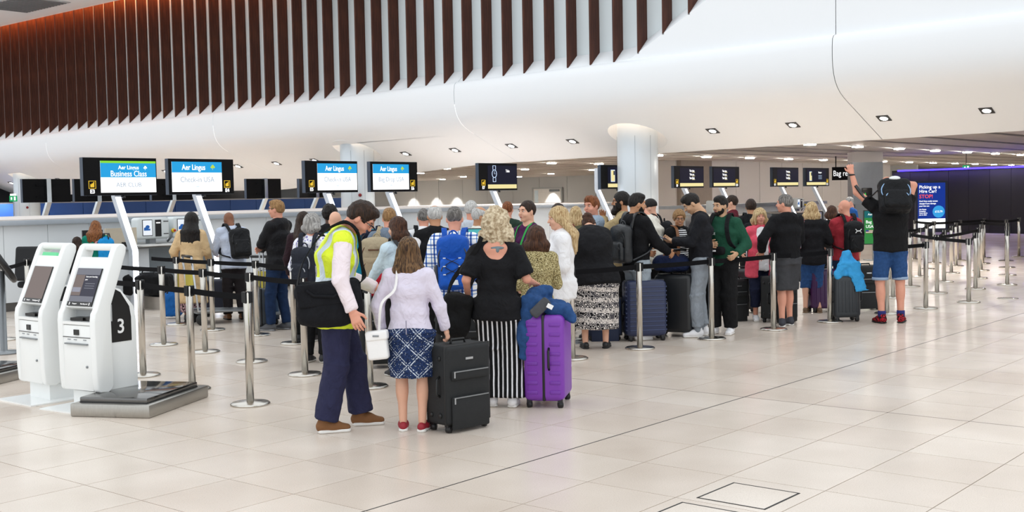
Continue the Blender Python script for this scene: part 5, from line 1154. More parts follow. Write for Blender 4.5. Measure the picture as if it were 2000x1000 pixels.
def suitcase(label, pos, phi, w, dp, h, m, style='plain', handle=0.0, trim=None, rib=None, tagc=None):
    t = thing('suitcase', label, 'suitcase', (pos[0], pos[1], 0), head_angle(phi)); z0 = .055; trim = trim or m_blk; hx, hy = w / 2, dp / 2
    MB().b2(-hx, hx, -hy, hy, z0, h).build('shell', m, t, bevel=.05 if style != 'soft' else .035, seg=4)
    if style in ('ribH', 'ribwrap'):
        n = int((h - .2) / (.042 if style == 'ribH' else .062)); rm = rib or m
        for k in range(n):
            z = z0 + .075 + (h - z0 - .15) * k / (n - 1)
            if style == 'ribH': MB().b2(-hx + .03, hx - .03, -hy - .006, hy + .006, z - .008, z + .008).build('rib', rm, t, bevel=.005); 
            else:
                for sy in (-1, 1): MB().b2(-hx - .006, hx + .006, sy * hy * .56 - hy * .27, sy * hy * .56 + hy * .27, z - .014, z + .014).build('rib', rm, t, bevel=.006)
        if style == 'ribH':
            for k in range(n):
                z = z0 + .075 + (h - z0 - .15) * k / (n - 1); MB().b2(-hx - .005, hx + .005, hy * .2, hy - .03, z - .008, z + .008).build('rib', rm, t)
    if style == 'ribV':
        for k in range(6): x = -hx + .06 + (w - .12) * k / 5; MB().b2(x - .012, x + .012, -hy - .006, hy + .006, z0 + .07, h - .07).build('rib', rib or m, t, bevel=.005)
    if style != 'soft': MB().b2(-hx - .004, hx + .004, -.012, .012, z0 + .004, h + .004).build('zip_band', trim, t, bevel=.008)
    else:
        for sy in (-1, 1): MB().b2(-hx - .003, hx + .003, sy * hy * .8 - .006, sy * hy * .8 + .006, z0 + .004, h + .003).build('piping', trim, t, bevel=.005)
        for z, q in ((h * .72, .05), (h * .42, .22)):
            f = MB().b2(-hx + .04, hx - .04, hy - .002, hy + .022, z - q - .02, z).build('front_pocket', m, t, bevel=.012)
            MB().b2(-hx + .05, hx - .05, hy + .02, hy + .026, z - .012, z - .004).build('pocket_zip', m_steeld, f); MB().b2(hx - .06, hx - .05, hy + .024, hy + .03, z - .05, z - .004).build('zip_pull', m_alu, f)
        MB().b2(-.035, .035, hy, hy + .006, h * .83, h * .855).build('badge', m_alu, t)
        for x, z in ((hx * 0, h * .9),): pass
        for z in (h * .86, h * .2):
            for y in (-hy * .4, hy * .4): MB().ball((hx + .003, y, z), (.012, .018, .018), 10, 6).build('stud', trim, t); MB().ball((-hx - .003, y, z), (.012, .018, .018), 10, 6).build('stud', trim, t)
    MB().tube([(-.07, 0, h - .005), (-.06, 0, h + .028), (.06, 0, h + .028), (.07, 0, h - .005)], .011).build('top_handle', trim, t)
    MB().tube([(hx - .003, .045, h * .42), (hx + .028, .045, h * .45), (hx + .028, .045, h * .62), (hx - .003, .045, h * .65)], .010).build('side_handle', trim, t)
    MB().tube([(-hx + .003, .045, h * .42), (-hx - .028, .045, h * .45), (-hx - .028, .045, h * .62), (-hx + .003, .045, h * .65)], .010).build('side_handle', trim, t)
    for sx in (-1, 1):
        for sy in (-1, 1):
            f = MB().box((sx * (hx - .045), sy * (hy - .04), .062), (.022, .02, .018)).build('wheel_mount', trim, t)
            q = MB().lathe([(.0, -.018), (.026, -.018), (.027, 0), (.026, .018), (0, .018)], 14).build('wheel', m_wheel, f, (sx * (hx - .045), sy * (hy - .04), .028)); q.rotation_euler = (math.pi / 2, 0, .5)
    if handle:
        r = MB()
        for sx in (-1, 1): MB().tube([(sx * .085, -hy * .6, h - .02), (sx * .085, -hy * .6, h + handle)], .009).build('pull_tube', m_alu, t)
        MB().tube([(-.1, -hy * .6, h + handle), (.1, -hy * .6, h + handle)], .016).build('pull_grip', trim, t)
    if tagc: MB().box((hx + .012, .02, h * .5), (.002, .02, .05)).build('paper_tag', tagc, t)
    return t
def softbag(name, label, cat, pos, phi, half, z, m, r=.06, strapm=None, noise=.01):
    t = thing(name, label, cat, (pos[0], pos[1], 0), head_angle(phi)); S = SDF(); S.box((0, 0, z), half, r, None, .01); S.ell((0, 0, z + half[2] * .7), (half[0] * .7, half[1] * .8, half[2] * .5), None, .05)
    sdf_obj('bag_body', S, .012, m, t, [(noise, .09), (noise * .5, .04)])
    for sy in (-1, 1): MB().tube([(-half[0] * .45, sy * half[1] * .7, z + half[2] * .8), (-half[0] * .3, sy * half[1] * .4, z + half[2] * 1.45), (half[0] * .3, sy * half[1] * .4, z + half[2] * 1.45), (half[0] * .45, sy * half[1] * .7, z + half[2] * .8)], .011).build('handle', strapm or m_blk, t)
    return t
# ------------------------------------------------------------------ the crowd, near ones first
c_navy = cloth('navy_chino', '#2b2c47'); c_black = cloth('black_cloth', '#141416', .3); c_black2 = cloth('black_knit', '#19191c', .3); c_denim = mat('blue_denim', '#2b4c7c', .85, 0, .3, 30, bump=.4, bscale=200, spec=.2); c_dkdenim = mat('dark_denim', '#1c2f4e', .85, 0, .3, 20, bump=.4, bscale=200, spec=.2)
c_lilac = cloth('lilac_linen', '#d9d2e2', .06); c_whitec = cloth('white_cotton', '#eceaec', .05); c_pinkw = cloth('pale_pink_shirt', '#ecdfe4', .05)
sole_w = mat('white_sole', '#e6e4e0', .6); sole_b = mat('black_sole', '#1a1a1c', .6)
sh_brown = {'m': mat('brown_suede', '#7a5230', .85, bump=.3), 'sole': sole_w, 'st': .02}; sh_white = {'m': mat('white_leather', '#efeef0', .45), 'sole': sole_w}; sh_black = {'m': mat('black_shoe', '#18181a', .5), 'sole': sole_b}; sh_grey = {'m': mat('grey_trainer', '#55565a', .7), 'sole': mat('grey_sole', '#9a9b9e', .6)}; sh_red = {'m': mat('red_trainer', '#97202f', .6), 'sole': sole_w, 'st': .022}
DK = {'type': 'trousers', 'm': c_black}; JN = {'type': 'trousers', 'm': c_dkdenim}
# 1 hi-vis man
C = person('man in a yellow hi-vis vest and navy trousers stooping to the right', FT(662, 838), 78, 1.755, lean=3, hunch=27, side=0, head=(-4, 10, 8), rh=(.345, .10, .895), rp=(.3, -1, .1), lh=(-.15, .32, 1.02), feet=[(.11, -.10, 6), (-.10, .17, 0)], skin='pink', curl=(22, 30), rpalm=(-.9, .3, 0),
           top={'type': 'long', 'm': c_pinkw, 'g': .014, 'hem': -.05, 'collar': 1, 'sg': .016, 'name': 'shirt', 'vest': {'m': hivis('hi_vis_yellow'), 'g': .034, 'hem': -.16, 'name': 'hi_vis_vest'}}, bottom={'m': c_navy, 'g': .022, 'kr': .07, 'ar': .068}, shoe=sh_brown, hair={'style': 'quiff', 'c': 'dkbrown', 'glasses': 1, 'v': .004}, smile=True)
b = MB(); b.tube([tuple(C.tp(.066 * math.cos(a), -.016 + .066 * math.sin(a), .53)) for a in np.linspace(0, 6.2832, 16, endpoint=False)], .009, 6, closed=True); b.build('lanyard', mat('teal_lanyard', '#1a8fae', .6), C.t)
t = holder(C, 'messenger_bag', 'black messenger bag slung at the hip of the man in the hi-vis vest', 'bag'); R = rotm('Z', 0)
S = SDF(); S.box((.235, -.06, .97), (.06, .235, .155), .06, rotm('X', 4), .02); S.ell((.235, -.06, .88), (.07, .22, .09), None, .04); sdf_obj('bag_body', S, .011, cloth('black_canvas', '#15161a', .25), t, [(.008, .09), (.004, .03)])
S = SDF(); S.box((.295, -.07, 1.03), (.014, .22, .085), .016, rotm('X', 4), .01); sdf_obj('flap', S, .009, MATS['black_canvas'], t, [(.005, .06)])
MB().tube([(.305, -.22, 1.06), (.318, -.17, 1.02), (.318, -.03, 1.01), (.305, .03, 1.05)], .011).build('carry_handle', MATS['black_canvas'], t)
strap([(.24, -.28, 1.08), (.2, -.235, 1.25), tuple(C.tp(.10, -.165, .44)), tuple(C.tp(.085, -.06, .585)), tuple(C.tp(.085, .06, .56)), tuple(C.tp(.12, .17, .40)), tuple(C.tp(.16, .19, .2)), (.27, .16, 1.1)], MATS['black_canvas'], t, .026, .004, 'shoulder_strap'); strap([tuple(C.tp(.09, -.12, .53)), tuple(C.tp(.086, -.06, .594)), tuple(C.tp(.087, .05, .575))], MATS['black_canvas'], t, .035, .008, 'shoulder_pad')
# 2 woman in lilac jacket
C = person('woman in a lilac jacket and navy bandana skirt with red shoes, seen from behind', FT(806, 842), 6, 1.425, fem=True, wide=1.06, head=(12, 8, 0), rh=(.34, .10, .79), rp=(1, -.5, 0), lh=(-.27, .06, .90), lp=(-1, -.4, 0), feet=[(.09, .0, -6), (-.09, .03, 10)], skin='light', curl=(55, 40),
           top={'type': 'long', 'm': c_lilac, 'g': .024, 'hem': -.065, 'collar': 0, 'sg': .022, 'name': 'jacket'}, bottom={'type': 'skirt', 'm': bandana('navy_bandana_print'), 'len': .50, 'r': (.195, .145), 'waist': .08, 'name': 'skirt', 'g': .010}, shoe=dict(sh_red, low=1), hair={'style': 'long', 'c': 'brunette', 'len': .34, 'w': .10, 'back': .05, 'tip': .03})
b = MB(); b.box((0, -.148, .775), (.003, .004, .05)); b.build('back_vent', mat('vent_shadow', '#8d889a', .8), C.t)
t = holder(C, 'handbag', 'small white leather handbag hanging at the side of the woman in the lilac jacket', 'handbag'); m_wl = mat('white_handbag_leather', '#f0efee', .4, bump=.1)
S = SDF(); S.box((-.215, -.13, .65), (.075, .04, .105), .02, rotm('Y', -6), .01); sdf_obj('bag_body', S, .008, m_wl, t); S = SDF(); S.box((-.215, -.14, .72), (.08, .043, .035), .015, rotm('Y', -6), .01); sdf_obj('flap', S, .008, m_wl, t); MB().box((-.215, -.186, .72), (.022, .003, .006)).build('clasp', m_steeld, t)
strap([(-.20, -.14, .75), (-.17, -.165, .95), tuple(C.tp(-.1, -.15, .35)), tuple(C.tp(-.09, -.04, .565)), tuple(C.tp(-.1, .13, .4))], m_wl, t, .009, .003, 'strap')
suitcase('large black soft-sided suitcase held by the woman in the lilac jacket', FT(897, 836), 137, .43, .25, .63, mat('black_nylon', '#17191b', .75, 0, .2, 30, bump=.3, bscale=300), 'soft', 0, mat('black_piping', '#0e0f10', .5))
# 3 woman in striped trousers
m_ch3 = stripes('striped_trousers', '#121214', '#e6e6ea', 'X', .038, .32)
C = person('woman in a black top and black-and-white striped trousers with curly blonde hair', FT(975, 795), 4, 1.60, fem=True, wide=1.1, head=(-4, 6, 0), rh=(.32, .18, 1.08), rp=(.3, -1, -1), lh=(-.26, .08, .95), lp=(-.4, -1, -.3), feet=[(.12, .0, -6), (-.06, .05, 8)], skin='pink', curl=(35, 50), rpalm=(0, .2, -1),
           top={'type': 'puff', 'm': c_black2, 'g': .02, 'hem': -.14, 'sg': .026, 'sl': .84, 'name': 'blouse', 'cuts': [((0, -.13, .475), (.135, .09, .105))]}, bottom={'type': 'wide', 'm': m_ch3, 'kr': .085, 'ar': .105, 'g': .016, 'fr': 1.98}, shoe=sh_white, hair={'style': 'curly', 'c': 'ash', 'len': .17, 'w': .12, 'back': .03, 'tip': .04, 'v': .012})
b = MB(); b.ball(tuple(C.tp(.02, -.098, .47)), (.055, .005, .013), 10, 5); b.ball(tuple(C.tp(.02, -.100, .455)), (.016, .005, .024), 8, 5); b.build('tattoo', mat('tattoo_ink', '#6f7f86', .6), C.t)
t = holder(C, 'tote_bag', 'black soft shoulder bag hanging from the arm of the woman in striped trousers', 'bag'); S = SDF(); S.box((-.33, -.02, .76), (.13, .075, .17), .06, rotm('Y', 12), .02); S.ell((-.36, -.03, .66), (.13, .08, .1), None, .05); sdf_obj('bag_body', S, .011, cloth('black_tote', '#131314', .3), t, [(.014, .09), (.006, .04)])
strap([(-.40, -.02, .9), (-.34, -.04, 1.05), tuple(C.tp(-.17, -.1, .45)), tuple(C.tp(-.12, -.02, .57)), (-.14, .16, 1.2), (-.25, .06, .92)], MATS['black_tote'], t, .018, .004, 'strap')
suitcase('bright purple ribbed hard suitcase under a denim jacket', FT(1072, 788), 101, .47, .33, .745, mat('purple_shell', '#7a35a8', .42, 0, .04, 20, bump=.05, bscale=300), 'ribwrap', 0, mat('purple_case_trim', '#16141a', .4), mat('purple_rib', '#7332a2', .42))
p = FT(1071, 790); t = thing('denim_jacket', 'blue denim jacket draped over the purple suitcase', 'jacket', (p[0], p[1], 0), head_angle(0)); S = SDF()
S.box((.03, 0, .80), (.17, .14, .05), .045, rotm('Y', 14), .03); S.cap((-.14, -.10, .86), (-.19, -.14, .58), (.06, .035), (.05, .03), k=.05); S.cap((-.19, -.14, .60), (-.20, -.12, .42), (.05, .03), (.04, .03), k=.04); S.cap((.1, -.05, .80), (.20, -.12, .70), .05, .04, k=.04); S.cap((-.12, -.02, .9), (.0, .05, .92), .055, .05, k=.05); sdf_obj('jacket_cloth', S, .011, c_denim, t, [(.018, .07), (.01, .035)])
S = SDF(); S.cap((-.11, -.19, .76), (.0, -.18, .86), (.045, .018), (.045, .016), (0, 0, 1), .01); sdf_obj('neck_pillow', S, .009, cloth('grey_pillow', '#4d4e52', .15), t); MB().box((.02, -.21, .82), (.025, .002, .018), R=Matrix.Rotation(.5, 3, 'Y')).build('paper_tag', mat('tag_white', '#f0f0f0', .6), t)
# 4 khaki print dress
m_leo = blotch('khaki_print', [(0, '#3f3620'), (.40, '#8f8055'), (.52, '#c4b888'), (.66, '#d8d0b0')], 120)
C = person('short woman in a khaki speckled dress with brown bob and sunglasses on her head', FT(1052, 756), -14, HT(1063, 440, 10.2), fem=True, wide=1.05, head=(-10, 5, 0), skin='light', rh=(.16, .25, 1.05), lh=(-.14, .25, 1.05), top={'type': 'half', 'm': m_leo, 'g': .022, 'hem': -.05, 'sg': .025, 'name': 'dress_bodice'}, bottom={'type': 'dress', 'm': m_leo, 'len': .2, 'r': (.22, .17), 'name': 'dress_skirt'}, shoe=sh_white, hair={'style': 'bob', 'c': 'brown', 'len': .15, 'w': .10, 'tip': .035, 'v': .008, 'shades': 1})
# 5 blonde in white
C = person('young woman with long blonde hair in a white jumper facing left', XD(1094, 11.2), -95, HT(1082, 402, 11.2), fem=True, head=(8, 4, 0), skin='light', rh=(.16, .2, .98), lh=(-.15, .2, 1.0), top={'type': 'long', 'm': cloth('white_jumper', '#e9e8ea', .06), 'g': .04, 'hem': -.16, 'sg': .03, 'name': 'jumper'}, bottom={'m': cloth('white_trousers', '#dcdcdc', .06), 'g': .025}, shoe=sh_white, hair={'style': 'long', 'c': 'blonde', 'len': .36, 'w': .09, 'back': .14, 'mid': .06, 'tip': .03, 'v': .004})
# 6 purple shirt
C = person('man in a purple shirt with a green lanyard looking left', XD(1032, 12.4), -128, HT(1030, 390, 12.4), head=(2, 0, 0), skin='light', rh=(.2, .26, 1.25), top={'type': 'tee', 'm': cloth('plum_shirt', '#4a1c48'), 'g': .018, 'hem': -.1, 'name': 'shirt'}, bottom=DK, hair={'style': 'short', 'c': 'dkbrown', 'hl': .082})
strap([tuple(C.tp(-.06, -.05, .55)), tuple(C.tp(-.085, .07, .5)), tuple(C.tp(-.06, .16, .3)), tuple(C.tp(0, .165, .12)), tuple(C.tp(.06, .16, .3)), tuple(C.tp(.085, .07, .5)), tuple(C.tp(.06, -.05, .55))], mat('green_lanyard', '#28a045', .6), C.t, .009, .004, 'lanyard')
# 7 check shirt, blue rucksack
C = person('man in a blue and white checked shirt with cropped hair', XD(889, 10.7), 2, HT(890, 400, 10.7), head=(0, 6, 0), skin='pink', wide=1.06, rh=(.2, .3, 1.05), lh=(-.2, .3, 1.05), top={'type': 'half', 'm': plaid('blue_check', '#ffffff', '#7fa3d6', '#2f5ba8', .085), 'g': .026, 'hem': -.14, 'sg': .03, 'collar': 1, 'name': 'shirt'}, bottom=DK, hair={'style': 'crop', 'c': 'dkgrey'})
t, P, s = backpack(C, 'bright blue hiking rucksack on the man in the checked shirt', cloth('royal_blue_nylon', '#1650ad', .12, .6), .31, .52, .17, .24, pm=cloth('royal_blue_pocket', '#1a58bd', .12, .6), trim=mat('rucksack_grey_trim', '#3a3d45', .6))
for z in (.06, -.02, -.1):
    for sx in (-1, 1): MB().box(tuple(P(sx * .075, -.145, z)), (.012, .003, .004)).build('cord_loop', mat('loop_white', '#e8ecf2', .6), t)
strap([tuple(P(-.07, -.14, .06)), tuple(P(.07, -.146, -.02)), tuple(P(-.07, -.146, -.1))], m_blk, t, .003, .002, 'bungee_cord', (0, -1, 0)); strap([tuple(P(.07, -.14, .06)), tuple(P(-.07, -.146, -.02)), tuple(P(.07, -.146, -.1))], m_blk, t, .003, .002, 'bungee_cord', (0, -1, 0))
MB().prism([(-.028, 0), (.028, 0), (.02, .045), (-.02, .045)], 'y', -.002, .002).build('reflective_tag', mat('tag_silver', '#e6ebf0', .4), t, tuple(P(.03, -.15, -.2)))
for sx in (-1, 1): S = SDF(); S.box(P(sx * .165, 0, -.12), (.022 * s, .06 * s, .11 * s), .02, C.T2, .01); sdf_obj('side_pocket', S, .01, MATS['rucksack_grey_trim'], t)
# 8 denim jacket girl
C = person('young woman in a pale denim jacket with half-up brown hair, reaching left', XD(780, 11.0), -38, HT(778, 421, 11.0), fem=True, head=(22, 4, 0), skin='light', lh=(-.12, .42, 1.02), rh=(.16, .34, 1.0), top={'type': 'long', 'm': cloth('pale_denim', '#c3d6e0', .08), 'g': .024, 'hem': -.08, 'sg': .024, 'collar': 1, 'name': 'denim_jacket'}, bottom=DK, hair={'style': 'halfup', 'c': 'brown', 'len': .16, 'w': .085, 'tip': .03})
strap([tuple(C.tp(.17, -.12, .1)), tuple(C.tp(.02, -.165, .3)), tuple(C.tp(-.1, -.09, .53)), tuple(C.tp(-.1, .03, .56)), tuple(C.tp(-.02, .17, .3))], m_blk, C.t, .016, .004, 'bag_strap')
# 9 grey hoodie with beige rucksack
C = person('man with shaven head in a grey hoodie beneath screen E6', XD(762, 12.2), 8, HT(768, 403, 12.2), head=(0, 3, 0), skin='pink', top={'type': 'long', 'm': cloth('slate_hoodie', '#6f7c8c', .12), 'g': .03, 'hem': -.1, 'sg': .026, 'hood': 1, 'name': 'hoodie'}, bottom=JN, hair={'style': 'crop', 'c': 'fair'})
t, P, s = backpack(C, 'beige canvas rucksack with brown piping on the man in the grey hoodie', cloth('beige_canvas', '#a89a80', .08), .32, .5, .2, .2, dx=-.1, pm=cloth('beige_pocket', '#9f9076', .08), trim=mat('brown_piping', '#5f3d28', .6)); MB().tube([tuple(P(-.06, -.115, .13)), tuple(P(.06, -.115, .13))], .008).build('lash_tab', MATS['brown_piping'], t)
# 10 teal shirt
C = person('man in a teal T-shirt half hidden behind the hi-vis man', XD(722, 12.6), -14, HT(722, 403, 12.6), head=(6, 0, 0), skin='tan', wide=1.08, belly=.02, top={'type': 'tee', 'm': cloth('teal_cotton', '#1f8fae', .1), 'g': .02, 'hem': -.12, 'name': 't_shirt', 'sl': .8}, bottom={'type': 'shorts', 'm': c_black}, hair={'style': 'short', 'c': 'chestnut', 'v': .004})
backpack(C, 'dark sling bag high on the back of the man in the teal T-shirt', cloth('navy_nylon', '#1c2233', .2), .24, .2, .1, .42)
# 11 floral, grey hair
C = person('grey-haired woman in a white and violet floral blouse', XD(611, 12.0), 22, HT(615, 416, 12.0), fem=True, wide=1.08, head=(-4, 0, 0), skin='pink', top={'type': 'half', 'm': blotch('violet_floral', [(0, '#5a4fa8'), (.24, '#b9b4dc'), (.34, '#efeef4')], 38, 'f1'), 'g': .024, 'hem': -.12, 'sg': .03, 'name': 'blouse'}, bottom=DK, hair={'style': 'bob', 'c': 'grey', 'len': .07, 'w': .07, 'tip': .02, 'v': .006})
backpack(C, 'charcoal daypack with grey piping on the grey-haired woman', cloth('charcoal_nylon', '#2a2d36', .15), .27, .42, .15, .2, trim=mat('piping_grey', '#a7abb3', .5))
# 12-14 behind
C = person('bald man behind the hi-vis man', XD(656, 13.2), 0, HT(656, 410, 13.2), head=(0, 8, 0), skin='light', top={'type': 'tee', 'm': stripes('cream_stripe', '#e6e2da', '#3a7f96', 'Z', .06, .3), 'name': 't_shirt', 'hem': -.1}, bottom=DK, hair={'style': 'bald', 'c': 'fair'})
C = person('person with black afro hair beneath screen E5', XD(646, 14.6), 5, HT(647, 400, 14.6), head=(0, 0, 0), skin='dark', top={'type': 'long', 'm': c_black, 'name': 'jacket', 'hem': -.1, 'g': .025}, bottom=DK, hair={'style': 'afro', 'c': 'black'})
C = person('woman with long very dark brown hair beside the man with crossed arms', XD(594, 13.8), 8, HT(594, 412, 13.8), fem=True, skin='light', top={'type': 'long', 'm': cloth('dark_wine_knit', '#2a1a20'), 'name': 'jumper', 'hem': -.12, 'g': .025}, bottom=DK, hair={'style': 'long', 'c': 'dkbrown', 'len': .42, 'w': .09, 'tip': .035, 'back': .08})
# 15 crossed arms
C = person('man in a black hooded jacket and dark jeans standing with crossed arms', FT(548, 645), -68, HT(556, 389, 15.0), head=(10, -2, 0), skin='pink', rh=(-.10, .20, 1.10), lh=(.10, .18, 1.18), rp=(.6, .6, -1), lp=(-.6, .6, -1), feet=[(.1, -.04, -6), (-.1, .08, 8)], rpalm=(0, -1, 0), lpalm=(0, -1, 0), top={'type': 'long', 'm': cloth('black_softshell', '#121216', .2, .6), 'g': .03, 'hem': -.11, 'sg': .028, 'hood': 1, 'name': 'hooded_jacket'}, bottom=dict(JN, kr=.06, ar=.052), shoe=sh_grey, hair={'style': 'quiff', 'c': 'fair', 'glasses': 1})
# 16 backpack man
C = person('man with shaven head, pale striped shirt and dark trousers leaning at the desk', FT(460, 624), -28, 1.59, lean=10, hunch=10, head=(12, 12, 0), skin='brown', rh=(.2, .36, 1.06), lh=(-.18, .38, 1.04), feet=[(.1, -.05, -4), (-.1, .03, 6)], top={'type': 'long', 'm': stripes('pale_blue_stripe_shirt', '#c6cede', '#adb8d0', 'Z', .018, .4), 'g': .022, 'hem': -.12, 'sg': .02, 'collar': 1, 'name': 'shirt'}, bottom=dict(DK, m=cloth('brown_black_trousers', '#221d1f', .2)), shoe={'m': mat('tan_leather_shoe', '#8a5a34', .4), 'sole': sole_b}, hair={'style': 'bald', 'c': 'black'})
backpack(C, 'black backpack on the man in the pale striped shirt', cloth('black_backpack_nylon', '#141518', .2, .6), .31, .46, .19, .22, dx=.06)
# 17 tan coat
C = person('woman in a long tan coat with long black hair', FT(378, 628), -2, 1.55, fem=True, wide=1.06, lean=4, hunch=6, head=(4, 4, 0), skin='brown', lh=(-.30, .20, .96), lp=(-.5, -1, -.4), rh=(.22, .28, .98), rp=(.4, -1, -.5), top={'type': 'long', 'm': cloth('tan_coat', '#d2b48a', .07), 'g': .035, 'hem': -.62, 'flare': .03, 'sg': .03, 'collar': 1, 'name': 'coat'}, bottom={'type': 'skirt', 'm': blotch('pink_black_print', [(0, '#1a1418'), (.48, '#c9a3a8'), (.58, '#3a2a30')], 45), 'len': .16, 'r': (.2, .15), 'name': 'skirt'}, shoe=sh_black, hair={'style': 'long', 'c': 'black', 'len': .40, 'w': .11, 'tip': .045, 'v': .022, 'back': .16, 'mid': .085})
# 18 teal woman, 19 small
C = person('woman in a green top with long auburn hair at the counter behind the kiosks', XD(188, 17.6), -6, HT(188, 430, 17.6), fem=True, wide=1.12, head=(0, 4, 0), skin='light', top={'type': 'long', 'm': cloth('emerald_top', '#10806a', .1), 'g': .03, 'hem': -.14, 'sg': .03, 'name': 'top'}, bottom=DK, hair={'style': 'long', 'c': 'auburn', 'len': .25, 'w': .10, 'tip': .035, 'back': .1, 'mid': .05})
strap([tuple(C.tp(-.14, -.17, .1)), tuple(C.tp(0, -.17, .33)), tuple(C.tp(.1, -.07, .55)), tuple(C.tp(.1, .05, .55))], mat('striped_strap', '#c98a8a', .7), C.t, .014, .004, 'bag_strap'); softbag('shoulder_bag', 'bright blue cloth bag beside the woman in the green top', 'bag', XD(208, 17.45), 0, (.12, .07, .17), 1.0, cloth('bright_blue_cloth', '#1a86c6', .1))
C = person('small dark-haired child in black beside the woman in the green top', XD(151, 17.4), 24, HT(152, 462, 17.4), fem=True, skin='light', top={'type': 'long', 'm': c_black, 'name': 'top'}, bottom=DK, hair={'style': 'long', 'c': 'dkbrown', 'len': .2, 'w': .08})
# 20-26 back of the queue
C = person('man with a ring of white hair and a black gilet over a white shirt', XD(851, 12.1), -10, HT(852, 398, 12.1), head=(0, 6, 0), skin='tan', wide=1.06, top={'type': 'long', 'm': c_whitec, 'name': 'shirt', 'hem': -.08, 'vest': {'m': c_black, 'g': .036, 'hem': -.1, 'name': 'gilet'}}, bottom=DK, hair={'style': 'horseshoe', 'c': 'white'})
C = person('man with cropped hair in a white hoodie and black rucksack', XD(829, 13.4), -4, HT(830, 405, 13.4), head=(0, 2, 0), skin='pink', top={'type': 'long', 'm': cloth('white_hoodie', '#e4e4e6', .06), 'hood': 1, 'g': .03, 'name': 'hoodie', 'hem': -.1}, bottom=JN, hair={'style': 'crop', 'c': 'dkgrey'})
backpack(C, 'black rucksack on the man in the white hoodie', cloth('black_rucksack_cloth', '#17181b', .2), .32, .48, .18, .2)
C = person('elderly bald man with glasses and cream jacket facing right', XD(937, 13.0), 62, HT(940, 401, 13.0), head=(-16, 4, 0), skin='tan', wide=1.06, belly=.03, top={'type': 'long', 'm': cloth('cream_jacket', '#e6e4da', .06), 'g': .03, 'hem': -.12, 'collar': 1, 'name': 'jacket'}, bottom=DK, hair={'style': 'horseshoe', 'c': 'white', 'glasses': 1})
C = person('white-haired man standing behind the elderly man with glasses', XD(922, 14.9), 14, HT(923, 391, 14.9), skin='pink', top={'type': 'tee', 'm': cloth('pale_grey_tee', '#c2c8d2', .06), 'name': 't_shirt', 'hem': -.1}, bottom=DK, hair={'style': 'short', 'c': 'white', 'v': .006})
C = person('man with cropped ginger hair beyond the curly blonde hair', XD(993, 16.4), 12, HT(993, 392, 16.4), skin='pink', top={'type': 'tee', 'm': cloth('dark_green_tee', '#273a30', .1), 'name': 't_shirt', 'hem': -.1}, bottom=DK, hair={'style': 'short', 'c': 'ginger'})
C = person('dark-haired man with glasses and maroon top looking down', XD(1104, 14.2), -112, HT(1103, 393, 14.2), hunch=10, head=(6, 18, 0), skin='light', top={'type': 'long', 'm': cloth('maroon_top', '#6a1526', .1), 'name': 'top', 'hem': -.1, 'collar': 1}, bottom=DK, hair={'style': 'short', 'c': 'dkbrown', 'glasses': 1})
C = person('woman with straight blonde hair glimpsed beside the ginger-haired young man', XD(1126, 15.6), 20, HT(1126, 402, 15.6), fem=True, skin='light', top={'type': 'long', 'm': cloth('olive_top', '#5b5a45', .1), 'name': 'top', 'hem': -.1}, bottom=JN, hair={'style': 'long', 'c': 'blonde', 'len': .2})
# 27 grey hoodie youth
C = person('young man with ginger-brown hair in a pale blue-grey hoodie looking back', XD(1158, 13.6), -70, HT(1146, 381, 13.6), head=(66, 2, 0), skin='pink', top={'type': 'long', 'm': cloth('blue_grey_hoodie', '#93a3b3', .08), 'hood': 1, 'g': .028, 'sg': .022, 'name': 'hoodie', 'hem': -.1}, bottom=JN, hair={'style': 'quiff', 'c': 'ginger', 'v': .004})
# 28 patterned skirt
C = person('large woman in a black cardigan and long black-and-white patterned skirt bending forward', FT(1164, 680), 2, 1.58, fem=True, wide=1.42, belly=.04, lean=16, hunch=24, side=-6, head=(-6, 18, 0), skin='light', rh=(.12, .42, .95), lh=(-.16, .42, .98), feet=[(.12, -.01, -12), (-.13, -.03, 14)], top={'type': 'long', 'm': c_black2, 'g': .035, 'hem': -.16, 'sg': .03, 'flare': .02, 'name': 'cardigan'}, bottom={'type': 'skirt', 'm': banded_print('black_white_print'), 'len': .25, 'r': (.285, .22), 'name': 'skirt', 'g': .03, 'wr': 1}, shoe=dict(sh_black, low=1), hair={'style': 'bun', 'c': 'brown'})
# 29 bearded man
C = person('man with full black beard and glasses raising joined hands to his face', XD(1216, 14.3), -82, HT(1210, 373, 14.3), head=(4, 0, 0), skin='tan', rh=(.04, .235, 1.42), lh=(-.02, .24, 1.42), rp=(.9, .2, -1), lp=(-.9, .2, -1), rpalm=(-1, 0, 0), lpalm=(1, 0, 0), curl=(4, 4), top={'type': 'long', 'm': cloth('khaki_jacket', '#a8946e', .08), 'g': .03, 'sg': .03, 'name': 'jacket', 'hem': -.12}, bottom=DK, hair={'style': 'short', 'c': 'black', 'v': .006, 'beard': .045, 'glasses': 1})
